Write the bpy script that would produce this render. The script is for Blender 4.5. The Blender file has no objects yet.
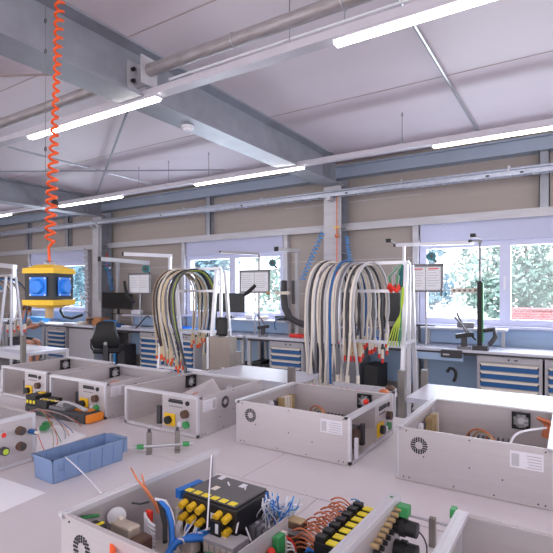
import bpy, bmesh, math, random
from mathutils import Vector, Matrix
random.seed(7)
S = bpy.context.scene
C = S.collection
R = math.radians
PI = math.pi
# ------------------------------------------------------------------ camera maths (metres; wall runs along X, Y points to the window wall)
F_PX, CX, HY, EYE, TH = 474.0, 276.5, 291.0, 1.60, math.atan2(301.5, 474.0)
c_, s_ = math.cos(TH), math.sin(TH)
def at(px, py, X=None, Y=None, Z=None):
    a = (px - CX) / F_PX; b = (HY - py) / F_PX
    d = Vector((a*c_ - s_, a*s_ + c_, b))
    if Z is not None: t = (Z - EYE) / d.z
    elif Y is not None: t = Y / d.y
    else: t = X / d.x
    return Vector((0, 0, EYE)) + d * t
cd = bpy.data.cameras.new('camera'); cam = bpy.data.objects.new('camera', cd); C.objects.link(cam)
cam.location = (0, 0, EYE); cam.rotation_euler = (PI/2, 0, TH)
cd.sensor_width = 36; cd.lens = F_PX / 553 * 36; cd.shift_y = 14.5 / 553
cd.clip_start = 0.05; cd.clip_end = 200
S.camera = cam
S.view_settings.view_transform = 'Standard'; S.view_settings.look = 'None'
S.view_settings.gamma = 1; S.view_settings.use_curve_mapping = False; S.view_settings.exposure = 1.02
# ------------------------------------------------------------------ materials
def lin(c):
    return tuple((v/255/12.92 if v/255 <= .04045 else ((v/255+.055)/1.055)**2.4) for v in c)
M = {}
def mat(name, col, rough=.5, metal=0., var=.06, scale=8., emit=0, trans=0, bump=0., stretch=None, col2=None, spec=None):
    m = bpy.data.materials.new(name); m.use_nodes = True; nt = m.node_tree; b = nt.nodes['Principled BSDF']
    c = lin(col)
    tc = nt.nodes.new('ShaderNodeTexCoord'); mp = nt.nodes.new('ShaderNodeMapping')
    nt.links.new(tc.outputs['Object'], mp.inputs['Vector'])
    if stretch: mp.inputs['Scale'].default_value = stretch
    n = nt.nodes.new('ShaderNodeTexNoise'); n.inputs['Scale'].default_value = scale; n.inputs['Detail'].default_value = 4
    nt.links.new(mp.outputs['Vector'], n.inputs['Vector'])
    r = nt.nodes.new('ShaderNodeValToRGB'); r.color_ramp.elements[0].position = .3; r.color_ramp.elements[1].position = .7
    c2 = lin(col2) if col2 else tuple(min(1, v*(1+var)) for v in c)
    c1 = c if col2 else tuple(v*(1-var) for v in c)
    r.color_ramp.elements[0].color = (*c1, 1); r.color_ramp.elements[1].color = (*c2, 1)
    nt.links.new(n.outputs['Fac'], r.inputs['Fac']); nt.links.new(r.outputs['Color'], b.inputs['Base Color'])
    b.inputs['Roughness'].default_value = rough; b.inputs['Metallic'].default_value = metal
    if spec is not None: b.inputs['Specular IOR Level'].default_value = spec
    if trans: b.inputs['Transmission Weight'].default_value = trans
    if emit:
        b.inputs['Emission Color'].default_value = (*c, 1); b.inputs['Emission Strength'].default_value = emit
    if bump:
        bn = nt.nodes.new('ShaderNodeBump'); bn.inputs['Strength'].default_value = bump; bn.inputs['Distance'].default_value = .01
        nt.links.new(n.outputs['Fac'], bn.inputs['Height']); nt.links.new(bn.outputs['Normal'], b.inputs['Normal'])
    M[name] = m
    return m
mat('ceiling', (226, 214, 222), .55, var=.025, scale=.7, stretch=(.3, 3, 1))
mat('wallpanel', (168, 157, 151), .6, var=.03, scale=2, stretch=(.3, 1, 6))
mat('wallwhite', (186, 188, 214), .5, var=.02, scale=2)
mat('wallblue', (160, 184, 214), .5, var=.03, scale=2)
mat('floor', (120, 112, 112), .5, var=.08, scale=2)
mat('galv', (156, 158, 168), .45, .3, var=.10, scale=5, bump=.1)
mat('galv_rail', (190, 188, 194), .5, .15, var=.08, scale=4, stretch=(.6, 3, 3))
mat('tube_rust', (160, 152, 152), .45, .4, col2=(188, 182, 186), scale=7, stretch=(1, 6, 6))
mat('tray', (185, 190, 204), .4, .45, var=.1, scale=20)
mat('lightrail', (205, 200, 210), .4, .1, var=.03)
mat('lamp', (255, 252, 246), .4, emit=7)
mat('white', (228, 226, 234), .45, var=.02)
mat('board', (206, 205, 218), .4, var=.015, scale=3)
mat('tabletop', (216, 209, 213), .36, var=.035, scale=4, stretch=(1, 1, 1))
mat('sheet', (196, 188, 190), .42, .30, var=.03, scale=3, stretch=(2, 2, 20))
mat('sheet_in', (200, 192, 186), .45, .25, var=.03, scale=3)
mat('alu', (214, 212, 218), .35, .4, var=.04, scale=20, stretch=(1, 1, 12))
mat('aludark', (140, 134, 130), .4, .4, var=.06, scale=12)
mat('steel', (190, 190, 196), .3, .7, var=.05, scale=12)
mat('brushed', (150, 138, 130), .42, .4, var=.06, scale=14, stretch=(1, 1, .2))
mat('black', (30, 29, 31), .5, var=.1, scale=12)
mat('blackgloss', (24, 24, 28), .25, var=.1)
mat('darkgrey', (66, 64, 68), .55, var=.1, scale=10)
mat('graphite', (92, 88, 90), .5, var=.08, scale=12)
mat('midgrey', (120, 118, 124), .5, var=.08, scale=10)
mat('lightgrey', (184, 182, 186), .5, var=.04, scale=10)
mat('yellow', (238, 192, 40), .45, var=.05)
mat('brightyellow', (246, 224, 50), .45, var=.05)
mat('orange', (240, 92, 30), .4, var=.05)
mat('orangemod', (240, 140, 40), .45, var=.05)
mat('red', (226, 52, 36), .45, var=.06)
mat('green', (60, 150, 86), .45, var=.08)
mat('teal', (30, 104, 110), .45, var=.08)
mat('lime', (176, 200, 60), .5, var=.08)
mat('blue', (40, 120, 210), .45, var=.06)
mat('socketblue', (30, 130, 236), .4, var=.05)
mat('airblue', (70, 150, 215), .4, var=.06)
mat('drawer', (32, 92, 152), .45, var=.05)
mat('cabinet', (184, 180, 186), .5, var=.03)
mat('bin', (124, 148, 186), .42, var=.04, scale=12)
mat('copper', (206, 122, 84), .4, .3, var=.15, scale=30)
mat('wood', (186, 128, 84), .6, var=.1)
mat('beige', (214, 196, 166), .5, var=.06)
mat('cream', (226, 216, 204), .5, var=.05)
mat('tan', (176, 150, 108), .5, var=.1, scale=30)
mat('paper', (244, 244, 250), .8, var=.01)
mat('print', (120, 118, 128), .8, var=.05)
mat('brown', (92, 66, 52), .55, var=.1)
mat('skin', (206, 146, 120), .6, var=.05)
mat('hair', (110, 70, 48), .8, var=.15, scale=60)
mat('shirt', (158, 150, 146), .85, var=.06, scale=20)
mat('cloth_dark', (60, 58, 66), .85, var=.08)
mat('leaf', (84, 118, 104), .6, col2=(150, 178, 170), scale=.9)
mat('eave', (166, 178, 196), .5, .1, var=.05, scale=2)
mat('joint', (176, 158, 156), .6, var=.05)
mat('stickerbase', (222, 218, 226), .6, var=.01)
mat('leafblue', (74, 116, 134), .6, col2=(140, 176, 190), scale=.8)
mat('bark', (120, 110, 104), .8, var=.15)
mat('metalcream', (206, 192, 176), .35, .35, var=.05)
mat('outground', (226, 226, 222), .8, var=.04, scale=.5)
mat('frame_pvc', (200, 202, 226), .35, var=.015)
# glass
g = bpy.data.materials.new('glass'); g.use_nodes = True; nt = g.node_tree; nt.nodes.clear()
o_ = nt.nodes.new('ShaderNodeOutputMaterial'); mx = nt.nodes.new('ShaderNodeMixShader'); tr = nt.nodes.new('ShaderNodeBsdfTransparent'); gl = nt.nodes.new('ShaderNodeBsdfGlossy')
gl.inputs['Roughness'].default_value = .02; mx.inputs[0].default_value = .06; tr.inputs['Color'].default_value = (.96, .98, 1, 1)
nt.links.new(tr.outputs[0], mx.inputs[1]); nt.links.new(gl.outputs[0], mx.inputs[2]); nt.links.new(mx.outputs[0], o_.inputs[0]); M['glass'] = g
# red brick (outside)
def brickmat(name, a, b, mortar, scale):
    m = bpy.data.materials.new(name); m.use_nodes = True; nt = m.node_tree; bs = nt.nodes['Principled BSDF']
    tc = nt.nodes.new('ShaderNodeTexCoord'); mp = nt.nodes.new('ShaderNodeMapping'); mp.inputs['Rotation'].default_value = (PI/2, 0, 0)
    bt = nt.nodes.new('ShaderNodeTexBrick'); bt.inputs['Scale'].default_value = scale
    bt.inputs['Color1'].default_value = (*lin(a), 1); bt.inputs['Color2'].default_value = (*lin(b), 1); bt.inputs['Mortar'].default_value = (*lin(mortar), 1)
    nt.links.new(tc.outputs['Object'], mp.inputs['Vector']); nt.links.new(mp.outputs['Vector'], bt.inputs['Vector']); nt.links.new(bt.outputs['Color'], bs.inputs['Base Color'])
    bs.inputs['Roughness'].default_value = .85; M[name] = m
brickmat('brick', (150, 92, 96), (166, 110, 110), (190, 160, 165), 4)
# ------------------------------------------------------------------ mesh builder
class MB:
    def __init__(s): s.v = []; s.f = []; s.sm = []
    def add(s, vs, fs, smooth=False, T=None):
        o = len(s.v)
        for p in vs:
            p = Vector(p)
            s.v.append(T @ p if T else p)
        for f in fs: s.f.append([i+o for i in f]); s.sm.append(smooth)
        return s
    def box(s, x0, y0, z0, x1, y1, z1, T=None, bev=0):
        if x0 > x1: x0, x1 = x1, x0
        if y0 > y1: y0, y1 = y1, y0
        if z0 > z1: z0, z1 = z1, z0
        if bev:
            b = min(bev, (x1-x0)/2.01, (y1-y0)/2.01, (z1-z0)/2.01)
            bm = bmesh.new(); bmesh.ops.create_cube(bm, size=1)
            for v in bm.verts: v.co = Vector(((x0+x1)/2+v.co.x*(x1-x0), (y0+y1)/2+v.co.y*(y1-y0), (z0+z1)/2+v.co.z*(z1-z0)))
            bmesh.ops.bevel(bm, geom=bm.edges[:], offset=b, segments=2, affect='EDGES', profile=.5)
            bm.verts.index_update()
            s.add([v.co.copy() for v in bm.verts], [[v.index for v in f.verts] for f in bm.faces], False, T); bm.free(); return s
        vs = [(x0,y0,z0),(x1,y0,z0),(x1,y1,z0),(x0,y1,z0),(x0,y0,z1),(x1,y0,z1),(x1,y1,z1),(x0,y1,z1)]
        return s.add(vs, [(0,3,2,1),(4,5,6,7),(0,1,5,4),(1,2,6,5),(2,3,7,6),(3,0,4,7)], False, T)
    def tube(s, pts, r, seg=8, T=None, cap=True, closed=False):
        pts = [Vector(p) for p in pts]; n = len(pts); rs = r if isinstance(r, (list, tuple)) else [r]*n
        vs = []; fs = []
        up = None
        for i, p in enumerate(pts):
            t = (pts[min(i+1, n-1)] - pts[max(i-1, 0)])
            if t.length < 1e-9: t = Vector((0,0,1))
            t.normalize()
            if up is None:
                up = Vector((0,0,1)) if abs(t.z) < .9 else Vector((1,0,0))
            a = (up - t*up.dot(t))
            if a.length < 1e-6: a = t.orthogonal()
            a.normalize(); b = t.cross(a); up = a
            for k in range(seg):
                w = 2*PI*k/seg; vs.append(p + (a*math.cos(w) + b*math.sin(w))*rs[i])
        for i in range(n-1):
            for k in range(seg):
                k2 = (k+1) % seg; fs.append((i*seg+k, i*seg+k2, (i+1)*seg+k2, (i+1)*seg+k))
        s.add(vs, fs, True, T)
        if cap:
            s.add(vs[:seg], [list(range(seg))[::-1]], False, T); s.add(vs[-seg:], [list(range(seg))], False, T)
        return s
    def cyl(s, p, q, r, seg=16, T=None, r2=None): return s.tube([p, q], [r, r if r2 is None else r2], seg, T)
    def ball(s, c, r, T=None, seg=14, sc=(1,1,1)):
        c = Vector(c); n = seg//2+1; vs = []; fs = []
        for i in range(n+1):
            ph = PI*i/n
            for k in range(seg):
                a = 2*PI*k/seg; vs.append(c + Vector((math.sin(ph)*math.cos(a)*r*sc[0], math.sin(ph)*math.sin(a)*r*sc[1], math.cos(ph)*r*sc[2])))
        for i in range(n):
            for k in range(seg):
                k2 = (k+1) % seg; fs.append((i*seg+k, (i+1)*seg+k, (i+1)*seg+k2, i*seg+k2))
        return s.add(vs, fs, True, T)
    def prism(s, poly, z0, z1, T=None):
        n = len(poly); vs = [(x, y, z0) for x, y in poly] + [(x, y, z1) for x, y in poly]
        fs = [list(range(n))[::-1], list(range(n, 2*n))] + [(i, (i+1) % n, n+(i+1) % n, n+i) for i in range(n)]
        return s.add(vs, fs, False, T)
    def bar(s, p, q, w, h, T=None, up=(0,0,1)):
        p = Vector(p); q = Vector(q); t = (q-p).normalized(); u = Vector(up)
        if abs(t.dot(u)) > .98: u = Vector((0,1,0))
        a = t.cross(u).normalized(); b = a.cross(t)
        vs = []
        for e in (p, q):
            for x, y in ((-1,-1),(1,-1),(1,1),(-1,1)): vs.append(e + a*w/2*x + b*h/2*y)
        return s.add(vs, [(0,3,2,1),(4,5,6,7),(0,1,5,4),(1,2,6,5),(2,3,7,6),(3,0,4,7)], False, T)
    def build(s, name, m, parent=None, label=None):
        me = bpy.data.meshes.new(name); me.from_pydata([tuple(v) for v in s.v], [], s.f)
        me.polygons.foreach_set('use_smooth', s.sm)
        bm = bmesh.new(); bm.from_mesh(me); bmesh.ops.recalc_face_normals(bm, faces=bm.faces[:]); bm.to_mesh(me); bm.free()
        me.materials.append(M[m] if isinstance(m, str) else m); me.update()
        o = bpy.data.objects.new(name, me); C.objects.link(o)
        if parent: o.parent = parent
        if label: o['label'] = label
        return o
def tag(o, label, cat, group=None, kind=None):
    if label: o['label'] = label
    if cat: o['category'] = cat
    if group: o['group'] = group
    if kind: o['kind'] = kind
    return o
def thing(name, label, cat, loc=(0,0,0), rz=0, group=None, kind=None):
    o = bpy.data.objects.new(name, None); C.objects.link(o); o.empty_display_size = .05
    o.location = loc; o.rotation_euler = (0, 0, rz)
    return tag(o, label, cat, group, kind)
def struct(name, mb, m, label=None):
    o = mb.build(name, m); o['kind'] = 'structure'
    if label: o['label'] = label
    return o
def centre(o):
    # move the origin of a one-mesh thing to the bottom centre of its shape
    me = o.data; xs = [v.co.x for v in me.vertices]; ys = [v.co.y for v in me.vertices]; zs = [v.co.z for v in me.vertices]
    p = Vector(((min(xs)+max(xs))/2, (min(ys)+max(ys))/2, min(zs))); me.transform(Matrix.Translation(-p)); o.location = p
    return o
def solo(name, mb, m, label, cat, group=None, kind=None):
    return centre(tag(mb.build(name, m), label, cat, group, kind))
def arc(fn, n=24): return [fn(i/(n-1)) for i in range(n)]
def bez(a, b, c, d, n=14):
    a, b, c, d = map(Vector, (a, b, c, d))
    return [a*(1-t)**3 + b*3*t*(1-t)**2 + c*3*t*t*(1-t) + d*t**3 for t in [i/(n-1) for i in range(n)]]
# ================================================================== THE SHELL
ZC, YW = 3.71, 7.18
struct('floor', MB().box(-16, -5, -.1, 6, YW+.2, 0), 'floor')
cl = MB()
cl.box(-16, -5, ZC, 6, YW+.2, ZC+.15)
struct('ceiling', cl, 'ceiling')
j = MB()
for y in (-1.6, .52, 2.66, 4.81, 6.7): j.box(-16, y-.004, ZC-.004, 6, y+.004, ZC+.002)
struct('trim_1', j, 'joint')
struct('wall_left', MB().box(-16.2, -5, 0, -16, YW+.2, ZC), 'wallpanel')
WIN = [(-2.0, .32), (-6.70, -4.37), (-12.25, -9.9)]      # window openings along the wall
Z0, Z1 = 1.12, 2.36
w = MB()
xs = [-16] + [v for a in sorted(WIN) for v in a] + [6]
for i in range(0, len(xs), 2): w.box(xs[i], YW, 0, xs[i+1], YW+.2, ZC)
for a, b in WIN: w.box(a, YW, 0, b, YW+.2, Z0); w.box(a, YW, Z1, b, YW+.2, ZC)
# horizontal joints of the cladding panels
for z in (1.2, 1.9, 2.98, 3.2):
    pass
struct('wall_back', w, 'wallpanel')
pj = MB()
for z in (.95, 1.55, 2.1, 3.05):
    for i in range(0, len(xs), 2): pj.box(xs[i], YW-.004, z, xs[i+1], YW, z+.012)
struct('trim_2', pj, 'lightgrey')
# pale roller-blind boxes above every window
for k, (a, b) in enumerate(WIN):
    o = MB().box(a+.02, YW-.07, Z1-.06, b-.02, YW-.002, 2.585).build('window_%d' % (k+1), 'wallwhite'); o['kind'] = 'structure'
    fr = MB()
    xm = (a+b)/2
    for x0, x1 in ((a, a+.10), (xm-.07, xm+.07), (b-.10, b)): fr.box(x0, YW-.035, Z0+.0895, x1, YW+.045, Z1-.1395)
    fr.box(a, YW-.03, Z0, b, YW+.05, Z0+.09); fr.box(a, YW-.03, Z1-.14, b, YW+.05, Z1-.06)
    f = fr.build('window_frame', 'frame_pvc', o)
    MB().box(a+.08, YW+.008, Z0+.07, b-.08, YW+.014, Z1-.12).build('pane', 'glass', o)
    MB().box(a-.04, YW-.16, Z0-.03, b+.04, YW-.001, Z0).build('window_sill', 'frame_pvc', o)
    MB().box(xm-.02, YW-.05, 1.62, xm+.005, YW-.03, 1.80).build('window_handle', 'white', f)
    # side jamb posts beside the window (from floor to rail)
    for x in (a-.05, b+.05):
        solo('window_post', MB().box(x-.04, YW-.10, .0, x+.04, YW-.001, 2.59), 'galv_rail',
             'pale steel post at the %s side of the %s window' % (('left' if x < xm else 'right'), ('right-hand', 'middle', 'far left')[k]), 'post', 'posts beside the windows')
    # bright panel below window
    struct('trim_%d' % (3+k), MB().box(a+.02, YW-.05, .1, b-.02, YW-.002, Z0-.035), 'wallblue')
# horizontal steel rail along the wall
solo('wall_rail', MB().box(-15.9, YW-.13, 2.59, 5.9, YW-.001, 2.67).box(-15.9, YW-.135, 2.66, 5.9, YW-.11, 2.69).box(-15.9, YW-.135, 2.575, 5.9, YW-.11, 2.60), 'galv_rail', 'long pale horizontal steel rail on the wall above the windows', 'rail')
solo('eave_beam', MB().box(-15.9, YW-.14, 3.42, 5.9, YW-.12, 3.62).box(-15.9, YW-.2, 3.60, 5.9, YW-.001, 3.62).box(-15.9, YW-.2, 3.42, 5.9, YW-.001, 3.44), 'eave', 'bluish steel beam along the top of the window wall', 'beam')
for x, t in ((-.37, 'short steel post above the right-hand window'), (-6.07, 'short steel post above the middle window'), (-10.6, 'short steel post above far left window, right one'), (-12.35, 'short steel post above far left window, left one')):
    solo('wall_post', MB().box(x-.06, YW-.12, 2.69, x+.06, YW-.10, 3.42).box(x-.06, YW-.12, 2.69, x-.05, YW-.001, 3.42).box(x+.05, YW-.12, 2.69, x+.06, YW-.001, 3.42), 'galv', t, 'post', 'posts above the wall rail')
# ------------------------------------------------------------------ steel frames
def frame(xc, who, first):
    x0, x1 = xc-.15, xc+.15
    top, bot = ZC-.002, ZC-.44
    cy = YW-.06
    t = thing('roof_beam', 'heavy grey steel I-beam under the ceiling, ' + who, 'beam', (xc, 1, bot))
    b = MB()
    b.box(-.15, -5.9, .418, .15, 5.95, .438); b.box(-.15, -5.9, 0, .15, 5.95, .022)
    b.build('flange', 'galv', t)
    MB().box(-.008, -5.9, .02, .008, 5.95, .42).build('web', 'galv', t)
    # stiffening haunch at the column
    MB().box(.008, 5.5, .02, .14, 5.512, .42).build('stiffener', 'galv', t)
    t2 = thing('steel_column', 'grey steel H-column against the window wall, ' + who, 'column', (xc, 6.99, 0))
    MB().box(-.15, -.15, 0, .15, -.132, bot-.002).build('flange', 'galv_rail', t2)
    MB().box(-.15, .12, 0, .15, .138, 3.4).build('flange', 'galv', t2)
    MB().box(-.006, -.132, 0, .006, .12, bot-.002).build('web', 'galv', t2)
    for z in (2.6, 2.2): MB().box(.006, -.13, z, .15, .12, z+.012).build('stiffener', 'galv', t2)
    MB().box(-.2, -.2, 0, .2, .17, .02).build('base_plate', 'galv', t2)
    return t
frame(-3.30, 'nearer frame, carrying the smoke detector', True)
frame(-9.15, 'farther frame at the left', False)
# bolted bracket on the near beam + pipe purlins
PY, PZ = 2.86, 3.50
br = thing('pipe_bracket', 'bolted steel bracket joining the round pipe to the near beam', 'bracket', (-3.29, PY, PZ-.12))
MB().box(0, -.10, -.02, .012, .10, .22).build('plate', 'galv_rail', br)
MB().box(.012, -.006, .0, .17, .006, .2).build('plate', 'galv_rail', br)
MB().box(.16, -.09, -.01, .172, .09, .23).build('plate', 'galv_rail', br)
for y in (-.05, .05):
    for z in (.05, .15): MB().cyl((.012, y, z), (.04, y, z), .019, 6).build('bolt', 'black', br)
solo('roof_pipe', MB().cyl((-3.115, PY, PZ), (5.5, PY, PZ), .052, 20), 'tube_rust', 'stained round steel pipe running under the ceiling, right of near beam', 'pipe')
solo('roof_pipe', MB().cyl((-3.32, PY, PZ), (-8.9, PY, PZ), .052, 20), 'tube_rust', 'stained round steel pipe under the ceiling between the two beams', 'pipe')
solo('conduit', MB().cyl((-2.9, PY+.02, PZ-.12), (5.5, PY+.02, PZ-.12), .010, 8), 'white', 'thin white conduit just below the round roof pipe', 'conduit')
for x in (-2.2, -1.3, -.4):
    solo('pipe_clip', MB().tube([(x, PY+.056*math.cos(a), PZ+.056*math.sin(a)) for a in [k*PI/8 for k in range(17)]], .006, 6).cyl((x, PY+.02, PZ-.056), (x, PY+.02, PZ-.105), .005, 6), 'steel', 'small steel clip holding the thin conduit under the roof pipe', 'clip', 'clips on the roof pipe')
def rod(p, q, r, m, lab):
    solo('bracing_rod', MB().cyl(p, q, r, 8), m, lab, 'rod')
zr = ZC-.03
rod(at(395, -8, Z=zr), at(480, 134, Z=zr), .018, 'steel', 'bright steel rod under the ceiling between roof pipe and wall at right')
rod(at(127, 113, Z=zr-.05), at(96, 196, Z=zr-.05), .016, 'galv', 'dark bracing rod dropping steeply left of the near beam')
rod(at(8, 147, Z=zr-.08), at(162, 187, Z=zr-.08), .016, 'steel', 'bracing rod crossing the steep one behind the first lamp')
rod(at(0, 171.5, Z=zr-.12), at(225, 170, Z=zr-.12), .012, 'galv', 'thin dark bracing rod running level behind the lamp row')
rod(at(-20, 76, Z=ZC-.02), at(52, 74.5, Z=ZC-.02), .012, 'joint', 'short brown rod under the ceiling at the upper left edge')
# smoke detector on the beam's underside
sd = thing('smoke_detector', 'round white smoke detector under the near steel beam', 'smoke detector', (-3.34, at(185, 128, Z=3.26).y, ZC-.44))
MB().tube([(0,0,0), (0,0,-.02), (0,0,-.022)], [.065, .065, .05], 24).build('base', 'white', sd)
MB().tube([(0,0,-.022), (0,0,-.035), (0,0,-.05)], [.045, .05, .03], 24).build('sensor_cap', 'white', sd)
# ------------------------------------------------------------------ lamps
LZ = 3.236
def lamp(x0, x1, y, lab):
    t = thing('ceiling_lamp', lab, 'lamp', ((x0+x1)/2, y, LZ), 0, 'tube lamps in the lamp rows')
    h = (x1-x0)/2
    MB().box(-h, -.045, .012, h, .045, .028).build('housing', 'lightrail', t)
    MB().box(-h+.01, -.030, -.010, h-.01, .030, .012, bev=.006).build('diffuser', 'lamp', t)
for y, x0, lab in ((2.87, -14, 'long pale lamp rail nearest the camera, under the roof pipe'), (5.51, -14, 'long pale lamp rail nearer the window wall'), (.23, -14, 'added pale lamp rail above the work tables, out of view')):  # last rail is an unseen addition that carries the fill lamps
    solo('lamp_rail', MB().box(x0, y-.05, LZ+.028, 5.5, y+.05, LZ+.085), 'lightrail', lab, 'rail')
lamp(-1.37, .55, 2.87, 'lit tube lamp at the top right, on nearest rail')
lamp(-4.96, -3.01, 2.87, 'lit tube lamp left, crossing under the near beam')
lamp(-8.5, -6.6, 2.87, 'lit tube lamp on the near rail, far beyond the left edge')
lamp(-1.40, .45, 5.51, 'lit tube lamp on the window-side rail, at right edge')
lamp(-5.0, -3.07, 5.51, 'lit tube lamp on window-side rail, in front of near column')
lamp(-8.49, -6.69, 5.51, 'lit tube lamp on window-side rail, right of the orange hose')
lamp(-12.2, -10.25, 5.51, 'lit tube lamp at the far left end of the window-side rail')
lamp(-1.4, .5, .23, 'added fill tube lamp over the front table, out of view')  # overhead row added out of view for ambient light on the tables
lamp(-5.0, -3.1, .23, 'added fill tube lamp over the left end of tables, out of view')
lamp(1.9, 3.8, .23, 'added fill tube lamp over the right end of tables, out of view')
for x, y, l in ((at(290, 48, Z=LZ+.08).x, 2.87, 'thin wire holding the near lamp rail'), (at(404, 147, Z=LZ+.08).x, 5.51, 'thin wire above the gap in the window-side lamp rail'), (at(216, 180, Z=LZ+.08).x, 5.51, 'thin wire above the lamp in front of near column'),
             (at(163, 195, Z=LZ+.08).x, 5.51, 'thin wire holding the rail between two middle lamps'), (at(94, 165, Z=LZ+.08).x, 5.51, 'thin wire at the left part of window-side rail')):
    t = thing('suspension_wire', l, 'wire', (x, y, LZ+.085), 0, 'wires holding the lamp rails')
    MB().cyl((0,0,0), (0,0,ZC-LZ-.087), .004, 6).build('wire', 'midgrey', t)
    MB().box(-.015, -.05, 0, .015, .05, .02).build('clamp', 'steel', t)
    MB().tube([(.012*math.cos(a), 0, ZC-LZ-.12+.016*math.sin(a)) for a in [k*PI/6 for k in range(13)]], .004, 6).build('ring', 'steel', t)
# ------------------------------------------------------------------ cable tray
TY, TZ = 6.78, 3.08
ct = thing('cable_tray', 'perforated steel cable tray crossing in front of the columns', 'cable tray', (-5, TY, TZ))
for y in (-.06, .06): MB().box(-9.8, y-.006, 0, 10.5, y+.006, .055).build('side_rail', 'tray', ct)
for k in range(96): MB().box(-6.4+k*.14, -.0535, .004, -6.36+k*.14, .0535, .012).build('rung', 'tray', ct)
for k, x in enumerate((-8, -6, -4, -2, 0, 2, 4, 4.4, 4.8, 5.2, 6.5)): MB().box(x-.02, -.068, .012, x+.02, -.062, .035).build('splice', 'black', ct)
for dy, z, n in ((-.02, .09, 'upper grey conduit pipe lying above the cable tray'), (.03, .07, 'lower grey conduit pipe lying in the cable tray')):
    solo('conduit', MB().cyl((-14.8, TY+dy, TZ+z), (5.5, TY+dy, TZ+z), .016, 10), 'tray', n, 'conduit')
for x in (-.75, -2.15, -4.6, -6.4): solo('conduit_clamp', MB().box(x-.015, TY-.05, TZ+.055, x+.015, TY+.06, TZ+.07).box(x-.015, TY-.045, TZ+.07, x+.015, TY-.038, TZ+.13).box(x-.015, TY-.05, TZ+.108, x+.015, TY+.01, TZ+.116), 'steel', 'small steel clamp holding the conduit above the cable tray', 'clamp', 'clamps on the cable tray')
for x, n in ((-3.3, 'nearer'), (-9.15, 'farther')):
    t = thing('tray_bracket', 'steel bracket carrying the cable tray on the %s column' % n, 'bracket', (x, TY, TZ-.06))
    MB().box(-.03, -.09, .0, .03, .058, .055).build('arm', 'galv_rail', t)
# red/blue air lines on the near column
def hose(pts, r, m, name, lab, cat='hose', group=None, seg=8): return solo(name, MB().tube(pts, r, seg), m, lab, cat, group)
vt = thing('air_valve', 'brass and red air valve hanging on the near column below the cable tray', 'valve', (-3.20, 6.80, 2.45))
MB().cyl((0,0,.03), (0,0,.16), .014, 10).build('pipe', 'copper', vt); MB().ball((0,0,.02), .035).build('body', 'copper', vt)
MB().box(-.05, -.012, .14, .05, .0, .16).build('handle', 'yellow', vt)
MB().cyl((0,0,.16), (0,0,.66), .010, 8).build('pipe', 'copper', vt)
MB().cyl((.0,0,-.5), (0,0,-.01), .008, 8).build('pipe', 'orange', vt)
MB().cyl((0,0,-.62), (0,0,-.5), .022, 10).build('coupling', 'red', vt)
def coil(p, q, R0, r, turns, jitter=0):
    p = Vector(p); q = Vector(q); t = (q-p).normalized(); a = t.orthogonal().normalized(); b = t.cross(a); n = int(turns*12); pts = []
    for i in range(n+1):
        u = i/n; w = 2*PI*turns*u
        pts.append(p + (q-p)*u + (a*math.cos(w) + b*math.sin(w))*R0*(1+jitter*math.sin(u*40)))
    return pts
YH = 6.60
hose(coil(at(323, 232, Y=YH), at(302, 280, Y=YH-.2), .038, .007, 13), .008, 'airblue', 'coiled_air_hose', 'blue coiled air hose slanting left of the near column', 'hose')
hose(coil(at(347, 236, Y=6.74), at(351, 268, Y=6.70), .03, .007, 11), .007, 'airblue', 'coiled_air_hose', 'blue coiled air hose hanging straight down the near column', 'hose')
hose(bez(at(351, 268, Y=6.70), at(356, 285, Y=6.6), at(372, 290, Y=6.5), at(362, 322, Y=6.5)), .010, 'airblue', 'air_hose', 'blue air hose looping to the right of the near column', 'hose')
hose(coil(at(107, 262, Y=6.75), at(113, 290, Y=6.7), .045, .008, 9), .009, 'airblue', 'coiled_air_hose', 'blue coiled air hose hanging on the farther column', 'hose')
cr = thing('air_coupling', 'dark air coupling with red knob on the farther column', 'coupling', tuple(at(107, 269, Y=6.78)))
MB().cyl((-.08,0,0), (.08,0,0), .03, 12).build('body', 'teal', cr); MB().ball((.1,0,.02), .03).build('knob', 'cream', cr); MB().cyl((0,0,.03), (0,0,.35), .012, 8).build('pipe', 'red', cr)
# wall plate / grey cabinet on the farther column
solo('downpipe', MB().tube([at(92, 222, Y=6.75), at(98, 226, Y=6.75), at(98, 245, Y=6.75), at(98, 300, Y=6.75)], .035, 10), 'lightgrey', 'light grey bent pipe dropping down the farther column', 'pipe')
# ================================================================== OUTSIDE
struct('ground', MB().box(-60, YW+.25, -.3, 40, 60, -.1), 'outground')
def tree(x, y, h, w, m, lab, n=5200, tr=.12):
    t = thing('tree', lab, 'tree', (x, y, -.1), 0, 'trees beyond the windows')
    MB().tube([(0,0,0), (.1,0,h*.3), (0,.1,h*.65)], [tr, tr*.8, tr*.3], 8).build('trunk', 'bark', t)
    f = MB(); vs = []; fs = []
    cl = [(random.uniform(-.75, .75)*w, random.uniform(-.5, .5)*w, random.uniform(.12, .95)*h, random.uniform(.25, .5)*w) for _ in range(26)]
    for i in range(n):
        cx, cy, cz, cr = random.choice(cl)
        d = Vector((random.gauss(0,1), random.gauss(0,1), random.gauss(0,1))).normalized()*cr*random.uniform(.6, 1)
        p = Vector((cx, cy, cz)) + d; a = Vector((random.gauss(0,1), random.gauss(0,1), random.gauss(0,1))).normalized(); b = a.orthogonal().normalized(); s = random.uniform(.09, .19)
        k = len(vs); vs += [p-a*s, p+b*s*.5, p+a*s, p-b*s*.5]; fs.append((k, k+1, k+2, k+3))
    f.add(vs, fs); f.build('foliage', m, t)
tree(-5.2, 16, 5.0, 2.0, 'leafblue', 'pale tree seen through the left pane of the right-hand window')
tree(1.6, 17, 5.2, 2.0, 'leaf', 'pale tree seen through the right pane of the right-hand window')
tree(-1.8, 21.5, 6.4, 2.6, 'leaf', 'pale tree behind the middle post of the right-hand window')
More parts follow.
